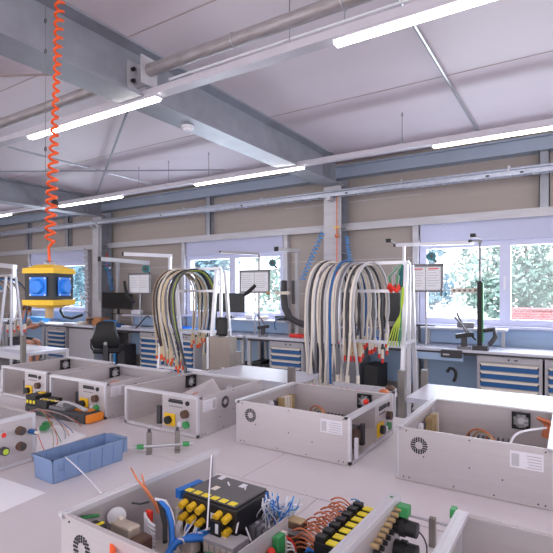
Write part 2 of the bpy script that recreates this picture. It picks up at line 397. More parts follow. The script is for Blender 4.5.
tree(-14.2, 15, 4.4, 2.2, 'leafblue', 'pale tree seen through the middle window')
tree(-9.6, 18, 5.0, 2.3, 'leaf', 'pale tree at the right of the middle window')
tree(-22, 15.5, 5.0, 2.6, 'leafblue', 'pale tree seen through the far left window')
solo('garden_wall', MB().box(-1.6, 14.0, -.1, 6, 14.2, 1.10).box(-1.6, 13.97, 1.10, 6, 14.23, 1.16), 'brick', 'low pinkish brick wall outside the right-hand window', 'wall')
# ================================================================== WORKBENCH ROW ALONG THE WALL
BY0, BY1, BZ = 6.38, 7.0, .85
def bench(x0, x1, lab, legs=True):
    t = thing('workbench', lab, 'workbench', ((x0+x1)/2, BY0, 0), 0, 'workbenches along the window wall')
    h = (x1-x0)/2
    MB().box(-h, 0, BZ-.035, h, BY1-BY0, BZ, bev=.004).build('worktop', 'board', t)
    MB().box(-h+.03, .03, BZ-.075, h-.03, .07, BZ-.036).build('gap_shade_rail', 'darkgrey', t)  # dark colour stands in for shade in the gap below the worktop
    for x in (-h+.05, h-.05):
        for y in (.06, .56): MB().box(x-.03, y-.025, .03, x+.03, y+.025, BZ-.036).build('leg', 'lightgrey', t)
    for x in (-h+.05, h-.05): MB().box(x-.04, .0, 0, x+.04, .6, .03).build('foot', 'lightgrey', t)
    MB().box(-h+.08, .56, .25, h-.08, .575, BZ-.1).build('modesty_panel', 'wallblue', t)
    return t
bench(-13.9, -12.25, 'long workbench at the far left end of the wall row')
bench(-12.2, -10.5, 'workbench behind the person in the grey shirt')
bench(-10.45, -8.66, 'workbench with the cluttered top right of the seated person')
bench(-8.2, -6.42, 'workbench under the monitor behind the black office chair')
bench(-6.38, -4.72, 'workbench behind the left cable rack with blue trays')
bench(-4.68, -3.2, 'workbench with the curved black extraction arm')
bench(-3.15, -1.95, 'workbench behind the middle cable rack with monitor')
bench(-1.9, .5, 'long clear workbench under the right-hand window')
bench(.55, 2.4, 'workbench beyond the right edge of the picture')
def upper(x0, x1, z, lab):
    t = thing('bench_shelf', lab, 'shelf', ((x0+x1)/2, 6.98, z), 0, 'raised shelves behind the workbenches')
    h = (x1-x0)/2
    MB().box(-h, -.26, -.025, h, .0, 0).build('board', 'board', t)
    for x in (-h+.06, h-.06): MB().box(x-.02, -.04, BZ-z, x+.02, 0, -.026).build('upright', 'lightgrey', t)
    MB().box(-h+.08, -.006, BZ-z+.02, h-.08, .002, -.05).build('back_panel', 'wallblue', t)
upper(-1.88, -.78, 1.10, 'raised shelf under the left pane of the right-hand window')
upper(-5.6, -4.1, 1.10, 'raised shelf under the middle window')
upper(-8.15, -6.7, 1.10, 'raised shelf holding the left monitor')
upper(-3.1, -2.0, 1.05, 'raised shelf behind the middle cable rack')
def cabinet(xc, w, n, lab, y=BY0+.03, top=.79, hb=.10):
    t = thing('drawer_cabinet', lab, 'drawer cabinet', (xc, y, 0), 0, 'blue-fronted drawer cabinets under the benches')
    h = w/2
    b = MB(); b.box(-h, .02, .02, h, .58, top)
    b.box(-h, 0, .02, -h+.035, .02, top); b.box(h-.035, 0, .02, h, .02, top); b.box(-h+.035, 0, top-.07, h-.035, .02, top); b.box(-h+.035, 0, .02, h-.035, .02, .06)
    b.build('body', 'cabinet', t)
    z = top-.085
    hh = [hb]*n
    for k in range(n):
        z1 = z; z0 = z-hb
        d = MB().box(-h+.038, -.006, z0+.006, h-.038, .018, z1-.03).build('drawer', 'drawer', t)
        MB().box(-h+.038, -.022, z1-.034, h-.038, -.006, z1-.004).build('handle_strip', 'cream', d)
        for x in (-h+.036, h-.05): MB().box(x, -.024, z1-.05, x+.014, -.008, z1-.02).build('end_cap', 'black', d)
        z = z0
    MB().cyl((0, -.008, top-.035), (0, .001, top-.035), .012, 10).build('lock', 'darkgrey', t)
    MB().box(.06, -.006, top-.045, .1, .001, top-.03).build('lock', 'darkgrey', t)
cabinet(-.715, .72, 6, 'grey drawer cabinet with blue fronts under the right-hand bench, left one')
cabinet(.02, .70, 6, 'grey drawer cabinet with blue fronts cut by the right picture edge')
cabinet(-3.9, .62, 6, 'blue-fronted drawer cabinet under the bench left of the middle rack')
cabinet(-6.9, .70, 6, 'blue-fronted drawer cabinet right of the black office chair')
cabinet(-10.0, .70, 6, 'blue-fronted drawer cabinet beside the seated person')
cabinet(-6.1, .55, 6, 'blue-fronted drawer cabinet behind the left cable rack')
# side panel of the left bench end + blue curtain panel
solo('end_panel', MB().box(-8.72, BY0+.05, 0, -8.69, BY0+.6, .8).box(-9.55, BY0+.04, .0, -8.72, BY0+.05, .8), 'cabinet', 'beige end panel closing the left bench', 'panel')
solo('bench_screen', MB().box(-8.62, 6.62, .05, -8.24, 6.65, .98), 'airblue', 'light blue screen in the gap left of the black chair', 'screen')
solo('bench_module', MB().box(at(415,350,Y=BY0).x, BY0-.02, .70, at(463,350,Y=BY0).x, BY0+.02, .79), 'wallblue', 'light blue panel below the right bench top', 'panel')
t = thing('power_strip', 'dark grey socket box under the front edge of the right bench', 'socket box', tuple(at(451, 354, Y=BY0-.05)))
MB().box(-.13, 0, -.05, .13, .05, .05, bev=.01).build('body', 'darkgrey', t); MB().box(-.1, -.003, -.02, -.02, 0, .0).build('label', 'lightgrey', t)
# monitors
def monitor(px0, px1, py0, py1, Y, base, lab, tilt=0):
    a = at(px0, py0, Y=Y); b = at(px1, py1, Y=Y); a2 = at((px0+px1)/2, py0, Y=Y)
    w = b.x-a.x; zt = a2.z; zb = at((px0+px1)/2, py1, Y=Y).z
    t = thing('monitor', lab, 'monitor', ((a.x+b.x)/2, Y, base))
    MB().box(-w/2, 0, zb-base, w/2, .035, zt-base, bev=.006).build('casing', 'black', t)
    MB().box(-w/2+.012, -.003, zb-base+.02, w/2-.012, 0.0, zt-base-.012).build('screen', 'blackgloss', t)
    MB().box(-.03, .035, 0.012, .03, .06, (zt-base)*.6).build('stand', 'black', t)
    MB().box(-.1, -.06, 0, .1, .1, .012).build('foot', 'black', t)
monitor(102, 131.5, 292.5, 309, 6.80, 1.10, 'black monitor on the raised shelf behind the black chair')
monitor(211, 244, 293, 312, 6.78, 1.10, 'black monitor behind the right side of the left cable rack')
monitor(369.5, 400, 293, 321, 6.74, 1.05, 'black monitor behind the middle cable rack')
# office chair
oc = thing('office_chair', 'black office chair in front of the left workbench', 'chair', tuple(at(108, 335, Y=5.95)[:2])+(0,), R(42))
def curved_pad(mb, w, z0, z1, y0, bulge, th, n=9, taper=.75):
    vs = []; fs = []
    for s in range(2):
        for i in range(n):
            v = i/(n-1); ww = w*(1-(1-taper)*v)*(.82+.18*math.sin(PI*min(1, v*1.6)))
            for k in range(n):
                u = k/(n-1)*2-1; vs.append((u*ww/2, y0 - bulge*math.cos(u*PI/2)*1 - .05*math.sin(v*PI) + s*th, z0+(z1-z0)*v - .04*abs(u)**3*(v > .9)))
    for s in range(2):
        for i in range(n-1):
            for k in range(n-1):
                o = s*n*n; fs.append((o+i*n+k, o+i*n+k+1, o+(i+1)*n+k+1, o+(i+1)*n+k))
    bd = [k for k in range(n)] + [i*n+n-1 for i in range(1, n)] + [(n-1)*n+k for k in range(n-2, -1, -1)] + [i*n for i in range(n-2, 0, -1)]
    for a, b in zip(bd, bd[1:]+bd[:1]): fs.append((a, b, b+n*n, a+n*n))
    return mb.add(vs, fs, True)
curved_pad(MB(), .54, .52, 1.04, -.2, .03, .06).build('backrest', 'black', oc)
MB().box(-.25, -.2, .42, .25, .28, .5, bev=.03).build('seat', 'black', oc)
MB().box(-.04, -.27, .3, .04, -.21, .6).build('back_bracket', 'darkgrey', oc)
MB().cyl((0,0,.1), (0,0,.42), .03).build('gas_column', 'black', oc)
MB().cyl((0,-.275,.62), (0,-.262,.62), .03).build('badge', 'lightgrey', oc)
for s in (-1, 1): MB().tube([(s*.26,0,.45), (s*.31,0,.52), (s*.31,0,.66), (s*.31,.18,.68)], .018).build('armrest', 'black', oc)
for k in range(5):
    a = 2*PI*k/5; l = MB().tube([(0,0,.12), (.3*math.cos(a), .3*math.sin(a), .07)], [.03, .018]).build('leg', 'darkgrey', oc)
    MB().cyl((.3*math.cos(a)-.015, .3*math.sin(a), .03), (.3*math.cos(a)+.015, .3*math.sin(a), .03), .03, 10).build('castor', 'black', l)
# bench gantries: post with a top arm and tool rail
def gantry(name, lab, post, arm, m='white', th=.04, drop=None):
    p0 = Vector(post[0]); p1 = Vector(post[1]); base = thing('bench_gantry', lab, 'gantry', tuple(p0))
    MB().bar((0,0,0), p1-p0, th, th).build('upright', m, base)
    a0 = Vector(arm[0])-p0; a1 = Vector(arm[1])-p0
    MB().bar(a0, a1, th*1.3, th*1.3).build('arm', m, base)
    MB().bar(a0, a0+(a0-a1).normalized()*.03, th*1.5, th*1.5, up=(0,0,1)).build('end_cap', 'black', base)
    return base
GY = 6.62
def P(px, py, Y=GY): return at(px, py, Y=Y)
def up_from(px, Y=GY, z=BZ): v = at(px, 300, Y=Y); return Vector((v.x, Y, z))
gantry('a', 'white L-shaped gantry left of the left cable rack', (up_from(170), (up_from(170).x, GY, P(170, 256).z+.03)), (P(124, 254, Y=6.05), P(172, 256)), 'white', .05)
gantry('b', 'pale gantry arm over the document board behind the left chair', (up_from(118, 6.9), (up_from(118, 6.9).x, 6.9, P(118, 262, 6.9).z)), (P(100, 259, 5.9), P(149, 263, 6.9)), 'lightgrey', .06)
gantry('c', 'grey L-shaped gantry beside the middle window', (up_from(297), (up_from(297).x, GY, P(297, 251).z)), (P(277, 249, 6.1), P(299, 251)), 'lightgrey', .045)
gantry('d', 'long pale gantry arm in front of the right-hand window', (up_from(404, 6.75), (up_from(404, 6.75).x, 6.75, P(404, 246, 6.75).z)), (P(396, 245, 6.75), P(474, 242.5, 6.75)), 'white', .035)
gd = gantry('e', 'slim dark post with short arm, in front of the right-hand window', (up_from(480, 6.5), (up_from(480, 6.5).x, 6.5, P(480, 241, 6.5).z)), (P(471, 241, 6.35), P(481, 241, 6.5)), 'midgrey', .022)
gantry('f', 'thin gantry arm across the middle window', (up_from(259, 6.8), (up_from(259, 6.8).x, 6.8, P(259, 254, 6.8).z)), (P(221, 252, 6.5), P(259, 254, 6.8)), 'aludark', .025)
gantry('g', 'white gantry left of the floating yellow socket box', (up_from(14, 6.45), (up_from(14, 6.45).x, 6.45, P(14, 267, 6.45).z)), (P(-8, 264, 6.45), P(15, 267, 6.45)), 'white', .08)
# little pivots on the gantries (tool arms)
for (px, py, Y, lab) in ((388.5, 241, 6.6, 'small black pivot end at the left end of the right gantry arm'), (473, 236, 6.5, 'small black pivot above the slim dark post')):
    solo('arm_pivot', MB().box(P(px, py, Y).x-.03, Y-.03, P(px, py, Y).z-.02, P(px, py, Y).x+.03, Y+.03, P(px, py, Y).z+.03), 'black', lab, 'pivot')
    solo('arm_link', MB().cyl(P(px, py, Y)+Vector((.035, 0, 0)), P(px+8, py+3.2, Y), .012, 8), 'steel', 'short link arm beside the pivot, ' + ('left' if px < 400 else 'right') + ' one', 'link')
def balancer(px, py, Y, lab, r=.06):
    p = P(px, py, Y); t = thing('tool_balancer', lab, 'tool balancer', tuple(p), TH)
    MB().cyl((0,-.025,0), (0,.025,0), r, 24).build('drum', 'teal', t)
    MB().cyl((0,-.035,0), (0,-.025,0), r*.45, 16).build('hub', 'darkgrey', t)
    MB().bar((r*.4,0,-r*.6), (r*1.25,0,-r*1.35), .02, .03).build('nozzle', 'darkgrey', t)
    MB().cyl((0,0,r), (0,0,r+.1), .004, 6).build('hook', 'steel', t)
balancer(431, 256.5, 6.72, 'teal tool balancer hanging in front of the right-hand window')
balancer(272.5, 263, 6.5, 'teal tool balancer hanging at the right of middle window')
balancer(146, 269, 6.5, 'teal tool balancer above the left document board', .075)
def docboard(px0, px1, py0, py1, Y, lab, n=2, red=False):
    a = at(px0, py0, Y=Y); b = at(px1, py1, Y=Y); zt = at((px0+px1)/2, py0, Y=Y).z; zb = at((px0+px1)/2, py1, Y=Y).z; w = b.x-a.x
    t = thing('document_board', lab, 'document board', ((a.x+b.x)/2, Y, zb))
    h = zt-zb; f = MB()
    for x0, x1, z0, z1 in ((-w/2, w/2, 0, .02), (-w/2, w/2, h-.03, h), (-w/2, -w/2+.02, 0, h), (w/2-.02, w/2, 0, h)): f.box(x0, -.02, z0, x1, .0, z1)
    f.build('frame', 'midgrey', t)
    MB().box(-w/2+.01, -.008, .01, w/2-.01, -.002, h-.01).build('backing', 'lightgrey', t)
    for k in range(n):
        x0 = -w/2+.03+k*(w-.05)/n; x1 = x0+(w-.05)/n-.015
        s = MB().box(x0, -.013, .03, x1, -.009, h-.045).build('sheet', 'paper', t)
        pr = MB()
        for i in range(7): pr.box(x0+.02, -.0145, h-.09-i*.035, x1-random.uniform(.02, .06), -.0132, h-.084-i*.035)
        pr.build('print', 'lightgrey', s)
        if red: MB().box(x0+.03, -.0148, h-.075, x1-.03, -.0132, h-.06).build('heading', 'red', s)
    MB().cyl((0, .01, BZ-zb+.001), (0, .01, 0.01), .012, 8).build('support', 'lightgrey', t)
docboard(409, 443.5, 264, 292, 6.55, 'framed document board left of the right-hand window', 2, True)
docboard(240, 270, 270, 293, 6.6, 'framed document board in front of the middle window', 2)
docboard(129, 150.5, 273, 294, 6.7, 'framed document board behind the left cable rack', 2)
# flexible arms, clamps and rails
def darm(name, pts, r, m, lab, cat='arm'): return solo(name, MB().tube(pts, r, 10), m, lab, cat)
darm('extraction_arm', [P(284, 281, 6.6), P(283.5, 295, 6.55), P(285, 308, 6.5), P(290, 318, 6.5), P(298, 322.5, 6.5), P(306, 325, 6.5)], [.05,.055,.055,.055,.05,.06], 'darkgrey', 'curved dark extraction arm standing on the bench left of middle rack')
darm('angled_arm', [P(244, 295, 6.6), P(250, 291, 6.6), P(256, 285, 6.6)], [.03, .04, .035], 'black', 'short black angled arm beside the middle monitor')
darm('angled_arm', [P(134, 302, 6.6), P(127, 296, 6.6), P(125, 286, 6.6), P(124.5, 281, 6.6)], [.03,.035,.035,.03], 'black', 'upright black arm right of the left monitor')
darm('extraction_arm', [P(293, 281, 6.55), P(293, 290, 6.5), P(293.5, 304, 6.5)], .025, 'darkgrey', 'short dark vertical bar beside the curved extraction arm', 'bar')
darm('extraction_arm', [P(62, 306, 6.6), P(60.5, 311, 6.5), P(64, 317, 6.5), P(72, 318.5, 6.5), P(82, 315, 6.5)], .03, 'black', 'curved dark arm on the left bench, under the yellow socket box')
gt = thing('gripper_arm', 'tall green and black tool arm standing on the right bench', 'tool arm', tuple(Vector((up_from(480.5, 6.46).x, 6.46, BZ))))
hz = P(480, 281, 6.46).z-BZ
MB().box(-.035, -.03, .06, .02, .03, hz).build('column', 'black', gt); MB().box(.02, -.02, .1, .035, .02, hz-.02).build('rail', 'green', gt); MB().box(-.09, -.06, 0, .09, .06, .06).build('base', 'darkgrey', gt)
MB().tube([(.03,0,.25), (.16,0,.27), (.18,-.05,.18), (.12,-.08,.08)], .03).build('handle', 'darkgrey', gt)
ch = thing('chain_bar', 'pale perforated bar pointing left from the green tool arm', 'bar', tuple(P(465, 290.5, 6.5)))
MB().box(-.17, -.02, -.03, .17, .02, .03).build('bar', 'cream', ch)
for k in range(5): MB().box(-.145+k*.065, -.024, -.014, -.115+k*.065, -.02, .014).build('slot', 'midgrey', ch)
MB().cyl((-.3,0,0), (-.17,0,0), .008).build('spindle', 'steel', ch)
for a in range(3): MB().bar((-.3,0,0), (-.3+.01, .0+.05*math.cos(a*2.1), .07*math.sin(a*2.1+.6)), .02, .02).build('knob_wing', 'midgrey', ch)
ch = thing('chain_bar', 'small perforated bar and knob beside the curved extraction arm', 'bar', tuple(P(282, 293, 6.5)))
MB().box(-.12, -.02, -.025, .14, .02, .025).build('bar', 'cream', ch); MB().cyl((-.26,0,0), (-.12,0,0), .008).build('spindle', 'steel', ch); MB().ball((-.27,0,0), .035).build('knob', 'tan', ch)
# vices and small machines on the benches
def vice(px, py, Y, lab, s=1., m='darkgrey'):
    p = at(px, py, Y=Y); p.z = BZ
    t = thing('bench_clamp', lab, 'clamp', tuple(p), R(20))
    MB().box(-.07*s, -.05*s, 0, .07*s, .05*s, .03*s).build('base', 'midgrey', t)
    MB().box(-.03*s, -.03*s, .03*s, .03*s, .03*s, .13*s).build('column', m, t)
    MB().bar((-.09*s,0,.14*s), (.1*s,0,.17*s), .05*s, .05*s).build('jaw', 'black', t)
    MB().tube([(.05*s,0,.15*s), (-.02*s,0,.27*s), (-.1*s,0,.36*s)], .012*s).build('lever', 'midgrey', t)
vice(263, 335, 6.47, 'dark clamp on the front edge of the bench below the middle window')
vice(464, 350, 6.47, 'black clamp with lever on the right bench, left of the green tool arm', 1.15)
vice(90, 318, 6.6, 'dark clamp on the left bench beside the blue arm', .8)
# clutter
def clutter(px, Y, w, d, h, m, lab, cat, z=BZ, name=None, rz=0, bev=.008):
    v = at(px, 300, Y=Y)
    o = MB().box(-w/2, -d/2, 0, w/2, d/2, h, bev=bev).build(name or cat.replace(' ', '_'), m); o.location = (v.x, Y, z+.001); o.rotation_euler = (0,0,rz)
    return tag(o, lab, cat)
def tray(px, Y, w, d, h, m, lab, z=BZ, rz=0):
    v = at(px, 300, Y=Y); t = thing('tray', lab, 'tray', (v.x, Y, z+.001), rz)
    MB().box(-w/2, -d/2, 0, w/2, d/2, .006).build('bottom', m, t)
    for x0, y0, x1, y1 in ((-w/2, -d/2, w/2, -d/2+.006), (-w/2, d/2-.006, w/2, d/2), (-w/2, -d/2+.006, -w/2+.006, d/2-.006), (w/2-.006, -d/2+.006, w/2, d/2-.006)): MB().box(x0, y0, .006, x1, y1, h).build('rim', m, t)
tray(178, 6.62, .55, .3, .07, 'blue', 'blue tray on the bench behind the left cable rack, left one')
tray(204, 6.62, .5, .3, .06, 'airblue', 'light blue tray on the bench behind the left cable rack, right one')
tray(376, 6.6, .30, .22, .07, 'blue', 'blue tray under the monitor behind the middle rack')
clutter(388, 6.7, .2, .16, .16, 'midgrey', 'grey box under the monitor behind the middle rack', 'box')
clutter(394, 6.66, .1, .1, .24, 'black', 'black box at the right of the grey box under the monitor', 'box')
clutter(98, 6.75, .5, .25, .16, 'wood', 'brown cardboard box under the left monitor shelf', 'cardboard box')
clutter(118, 6.6, .22, .15, .06, 'drawer', 'dark blue tool case on the bench right of the chair', 'tool case')
clutter(126, 6.55, .18, .12, .04, 'white', 'white flat box on the bench right of the chair', 'box')
clutter(82, 6.55, .16, .14, .07, 'cream', 'cream box at the right end of the left bench', 'box')
clutter(38, 6.62, .6, .2, .12, 'airblue', 'blue storage box behind the hands of the seated person', 'storage box')
clutter(72, 6.5, .35, .2, .035, 'white', 'white papers on the left bench under the yellow socket box', 'papers')
clutter(137, 6.9, .26, .14, .10, 'white', 'white crumpled bag on the left monitor shelf', 'bag', z=1.10, bev=.04)
clutter(250, 6.9, .2, .14, .09, 'white', 'white bag on the raised shelf under the middle window', 'bag', z=1.10, bev=.04)
clutter(264, 6.9, .14, .12, .06, 'cream', 'small cream pouch on the raised shelf under the middle window', 'pouch', z=1.10, bev=.025)
clutter(297, 6.62, .24, .12, .06, 'red', 'red and grey hand tool on the bench beside the extraction arm', 'hand tool', bev=.02)
clutter(230, 6.9, .16, .1, .05, 'darkgrey', 'dark tool on the raised shelf left of the middle window', 'tool', z=1.10)
clutter(282, 6.86, .2, .14, .08, 'darkgrey', 'dark box on the raised shelf right of middle window', 'box', z=1.10)
clutter(425, 6.86, .3, .1, .02, 'darkgrey', 'dark flat lamp lying on the shelf under the right-hand window', 'lamp', z=1.10)
clutter(466, 6.86, .22, .1, .07, 'midgrey', 'grey device at the right end of the shelf under the right-hand window', 'device', z=1.10)
hose(bez(P(457, 313, 6.6), P(460, 322, 6.5), P(470, 335, 6.5), P(476, 340, 6.5)), .012, 'black', 'cable', 'black cable drooping over the right bench beside the clamp', 'cable')
hose(bez(P(150, 318, 6.6), P(146, 310, 6.6), P(140, 330, 6.5), P(128, 333, 6.45)), .012, 'black', 'cable', 'black cable arching on the bench left of the left rack', 'cable')
hose(bez(P(276, 330, 6.5), P(272, 322, 6.5), P(277, 316, 6.6), P(284, 318, 6.6)), .010, 'drawer', 'cable', 'dark blue cable loop left of the extraction arm', 'cable')
hose([P(447,372,6.3)]+[P(450+6*math.sin(a), 378-10*math.cos(a/1.3), 6.3) for a in (0,.5,1,1.5,2,2.5)], .02, 'black', 'cable', 'thick black cable hanging below the right bench', 'cable')
clutter(345, 6.6, .62, .4, .76, 'midgrey', 'blue-grey steel cupboard below the bench behind the middle rack', 'cupboard', z=0)
clutter(376, 6.45, .2, .4, .55, 'black', 'black computer tower on the floor behind the middle rack', 'computer', z=0.02)
clutter(248, 6.6, .3, .4, .35, 'darkgrey', 'dark grey crate on the floor under the middle bench, left', 'crate', z=0.02)
clutter(262, 6.6, .16, .3, .42, 'black', 'black bin on the floor under the middle bench', 'bin', z=0.02)
clutter(270, 6.55, .14, .3, .38, 'black', 'small black canister next to the drawer cabinet under middle bench', 'canister', z=0.02)
clutter(127, 6.5, .2, .3, .5, 'darkgrey', 'dark grey bin beside the black office chair', 'bin', z=.02)
# ================================================================== PERSON at the left bench
def skin_mesh(name, joints, edges, m, parent=None, sub=2):
    me = bpy.data.meshes.new(name); me.from_pydata([j[0] for j in joints], edges, []); me.update()
    o = bpy.data.objects.new(name, me); C.objects.link(o)
    sk = o.modifiers.new('Skin', 'SKIN'); sk.use_smooth_shade = True; sk.branch_smoothing = .6
    if not me.skin_vertices: me.skin_vertices.new() if hasattr(me.skin_vertices, 'new') else None
    for i, j in enumerate(joints):
        r = j[1]; me.skin_vertices[0].data[i].radius = r if isinstance(r, tuple) else (r, r)
    me.skin_vertices[0].data[0].use_root = True
    sb = o.modifiers.new('Sub', 'SUBSURF'); sb.levels = sub; sb.render_levels = sub
    me.materials.append(M[m]); o.parent = parent
    return o
pp = at(15.5, 300, Y=5.45)
pe = thing('person', 'person in a grey T-shirt seated at the left bench, head bowed over work in hands', 'person', (pp.x, pp.y, 0), R(-62))
pe.scale = (.95, .95, .95)
J = [((0,0,.60),(.15,.11)), ((0,.03,.74),(.13,.10)), ((0,.10,.90),(.15,.11)), ((0,.15,1.05),(.14,.10)), ((0,.20,1.14),(.055,.055)), ((0,.24,1.20),(.05,.05)), ((0,.27,1.27),(.075,.088)), ((0,.275,1.345),(.062,.07)),
     ((.19,.16,1.05),.055), ((.24,.24,.84),.045), ((.16,.46,.92),.034), ((.10,.52,.94),.028), ((-.19,.16,1.05),.055), ((-.24,.24,.84),.045), ((-.16,.46,.92),.034), ((-.10,.52,.94),.028),
     ((.10,.08,.57),.10), ((.13,.46,.56),.065), ((.13,.44,.30),.05), ((.13,.42,.10),.035), ((.13,.52,.05),.035), ((-.10,.08,.57),.10), ((-.13,.46,.56),.065), ((-.13,.44,.30),.05), ((-.13,.42,.10),.035), ((-.13,.52,.05),.035)]
E = [(0,1),(1,2),(2,3),(3,4),(4,5),(5,6),(6,7),(3,8),(8,9),(9,10),(10,11),(3,12),(12,13),(13,14),(14,15),(0,16),(16,17),(17,18),(18,19),(19,20),(0,21),(21,22),(22,23),(23,24),(24,25)]
# fingers as chains rooted in the palms
for s, pi in ((1, 11), (-1, 15)):
    b = Vector(J[pi][0])
    for k in range(4):
        i = len(J); J.append(((b.x - s*.01 + s*(.027-.018*k), b.y+.045, b.z+.005), .0095)); J.append(((b.x - s*.025 + s*(.027-.018*k), b.y+.075-.004*abs(k-1), b.z-.015), .0085)); E += [(pi, i), (i, i+1)]
    i = len(J); J.append(((b.x - s*.045, b.y+.01, b.z+.015), .011)); J.append(((b.x - s*.05, b.y+.045, b.z+.01), .009)); E += [(pi, i), (i, i+1)]
skin_mesh('body', J, E, 'skin', pe)
skin_mesh('t_shirt', [((0,-.005,.60),(.165,.125)), ((0,.03,.74),(.15,.12)), ((0,.10,.90),(.165,.13)), ((0,.15,1.05),(.155,.115)), ((0,.185,1.10),(.075,.07)), ((.19,.16,1.05),.075), ((.235,.21,.92),.072), ((-.19,.16,1.05),.075), ((-.235,.21,.92),.072)], [(0,1),(1,2),(2,3),(3,4),(3,5),(5,6),(3,7),(7,8)], 'shirt', pe)
skin_mesh('shorts', [((0,0,.575),(.17,.12)), ((.10,.10,.57),.115), ((.13,.38,.565),.088), ((-.10,.10,.57),.115), ((-.13,.38,.565),.088)], [(0,1),(1,2),(0,3),(3,4)], 'cloth_dark', pe)
MB().ball((0,.262,1.31), .092, sc=(.92,1.05,.92)).build('hair', 'hair', pe)
for s in (-1, 1):
    MB().ball((s*.03,.345,1.27), .011).build('eye', 'black', pe); MB().ball((s*.078,.27,1.265), .02, sc=(.5,1,1.4)).build('ear', 'skin', pe)
    MB().box(s*.13-.045,.36,0,s*.13+.045,.62,.09, bev=.03).build('shoe', 'darkgrey', pe)
MB().ball((0,.355,1.245), .017, sc=(.8,1,1.3)).build('nose', 'skin', pe); MB().box(-.022,.343,1.213,.022,.352,1.22).build('mouth', 'red', pe)
st = thing('stool', 'black round work stool under the seated person', 'stool', (pp.x, pp.y, 0)); st.scale = (.95, .95, .95)
MB().cyl((0,0,.40), (0,0,.455), .19, 24).build('seat', 'black', st); MB().cyl((0,0,.05), (0,0,.40), .03).build('column', 'darkgrey', st)
for k in range(5): a = 2*PI*k/5+.3; MB().tube([(0,0,.1), (.27*math.cos(a), .27*math.sin(a), .03)], [.03,.02]).build('leg', 'black', st)
hp = Matrix.Translation((pp.x, pp.y, 0)) @ Matrix.Rotation(R(-62), 4, 'Z') @ Vector((0, .57, .885))
t = thing('metal_fitting', 'grey metal fitting held in the hands of the seated person', 'fitting', tuple(hp))
MB().cyl((-.09,0,0), (.09,0,.01), .035).build('body', 'midgrey', t); MB().box(-.03,-.03,.02,.03,.03,.09).build('block', 'steel', t)
# ================================================================== CARTS AND CABLE RACKS
def cart(x0, x1, y0, y1, lab, posts, z=.92):
    t = thing('cart', lab, 'cart', ((x0+x1)/2, (y0+y1)/2, 0))
    a, b = (x1-x0)/2, (y1-y0)/2
    MB().box(-a, -b, z-.03, a, b, z).build('shelf_board', 'board', t)
    MB().box(-a+.05, -b+.02, z-.075, a-.05, -b+.05, z-.031).build('rail', 'alu', t)
    MB().box(-a+.05, b-.05, z-.075, a-.05, b-.02, z-.031).build('rail', 'alu', t)
    MB().box(-a+.04, -b+.04, .28, a-.04, b-.04, .30).build('lower_shelf', 'lightgrey', t)
    for i, (sx, sy) in enumerate(((-1,-1), (1,-1), (1,1), (-1,1))):
        top = z + (posts[i] if posts[i] else -.031)
        p = MB().box(sx*a-.022*(1+sx)/1-.0, sy*b-.022*(1+sy), .09, sx*a+.022*(1-sx), sy*b+.022*(1-sy), top).build('post', 'aludark' if posts[i] else 'alu', t) if not posts[i] else \
            MB().box(sx*(a+.023)-.022, sy*b-.022, .09, sx*(a+.023)+.022, sy*b+.022, top).build('post', 'aludark', t)
        MB().tube([(sx*a-.015, sy*b, .045), (sx*a+.015, sy*b, .045)], .045, 14).build('castor', 'black', p)
    return t
cart(-2.62, -1.80, 3.0, 3.5, 'white-topped cart between the two cable racks', (0, .12, 0, .12))
cart(-.93, -.10, 3.0, 3.53, 'white-topped cart behind the right-hand metal enclosure', (.17, .20, 0, .10))
cart(-5.95, -5.06, 2.84, 3.40, 'white-topped cart in front of the seated person', (0, .2, 0, 0))
solo('paper', MB().box(-5.8, 3.0, .9205, -5.3, 3.3, .9215), 'paper', 'white paper lying on the left cart', 'paper')
def rack(xr, xl, yc, lab, top=1.83, bars=(1.60, 1.19, .79), ends=(1, 0)):
    t = thing('cable_rack', lab, 'rack', (xr, yc, 0), 0, 'aluminium cable racks')
    w = xr-xl
    for e, x in ((0, 0), (1, -w)):
        for s in (-1, 1): MB().bar((x, s*.07, top-.02), (x, s*.26, .06), .03, .03, up=(1,0,0)).build('leg', 'alu', t)
        if ends[e]: MB().bar((x, 0, top), (x, 0, .5), .026, .026, up=(1,0,0)).build('centre_post', 'alu', t)
        MB().box(x-.02, -.30, .03, x+.02, .30, .06).build('foot', 'alu', t)
        for z in (1.19,): MB().bar((x, -.16, z), (x, .16, z), .025, .025).build('cross_bar', 'alu', t)
    MB().box(-w, -.013, top-.01, 0, .013, top+.016).build('top_bar', 'alu', t)
    for z in bars:
        k = .07+(top-z)/(top-.06)*.19
        MB().box(-w, -k-.012, z-.012, 0, -k+.012, z+.012).build('cross_bar', 'alu', t)
    return t
rack(at(409, 300, Y=3.8).x, -1.95, 3.8, 'aluminium cable rack in the middle, with pale looping cables')
rack(at(221, 300, Y=3.8).x, -3.80, 3.8, 'aluminium cable rack at left, with yellowish looping cables')
rack(at(11, 300, Y=3.8).x, -8.3, 3.8, 'aluminium cable rack at the left picture edge')
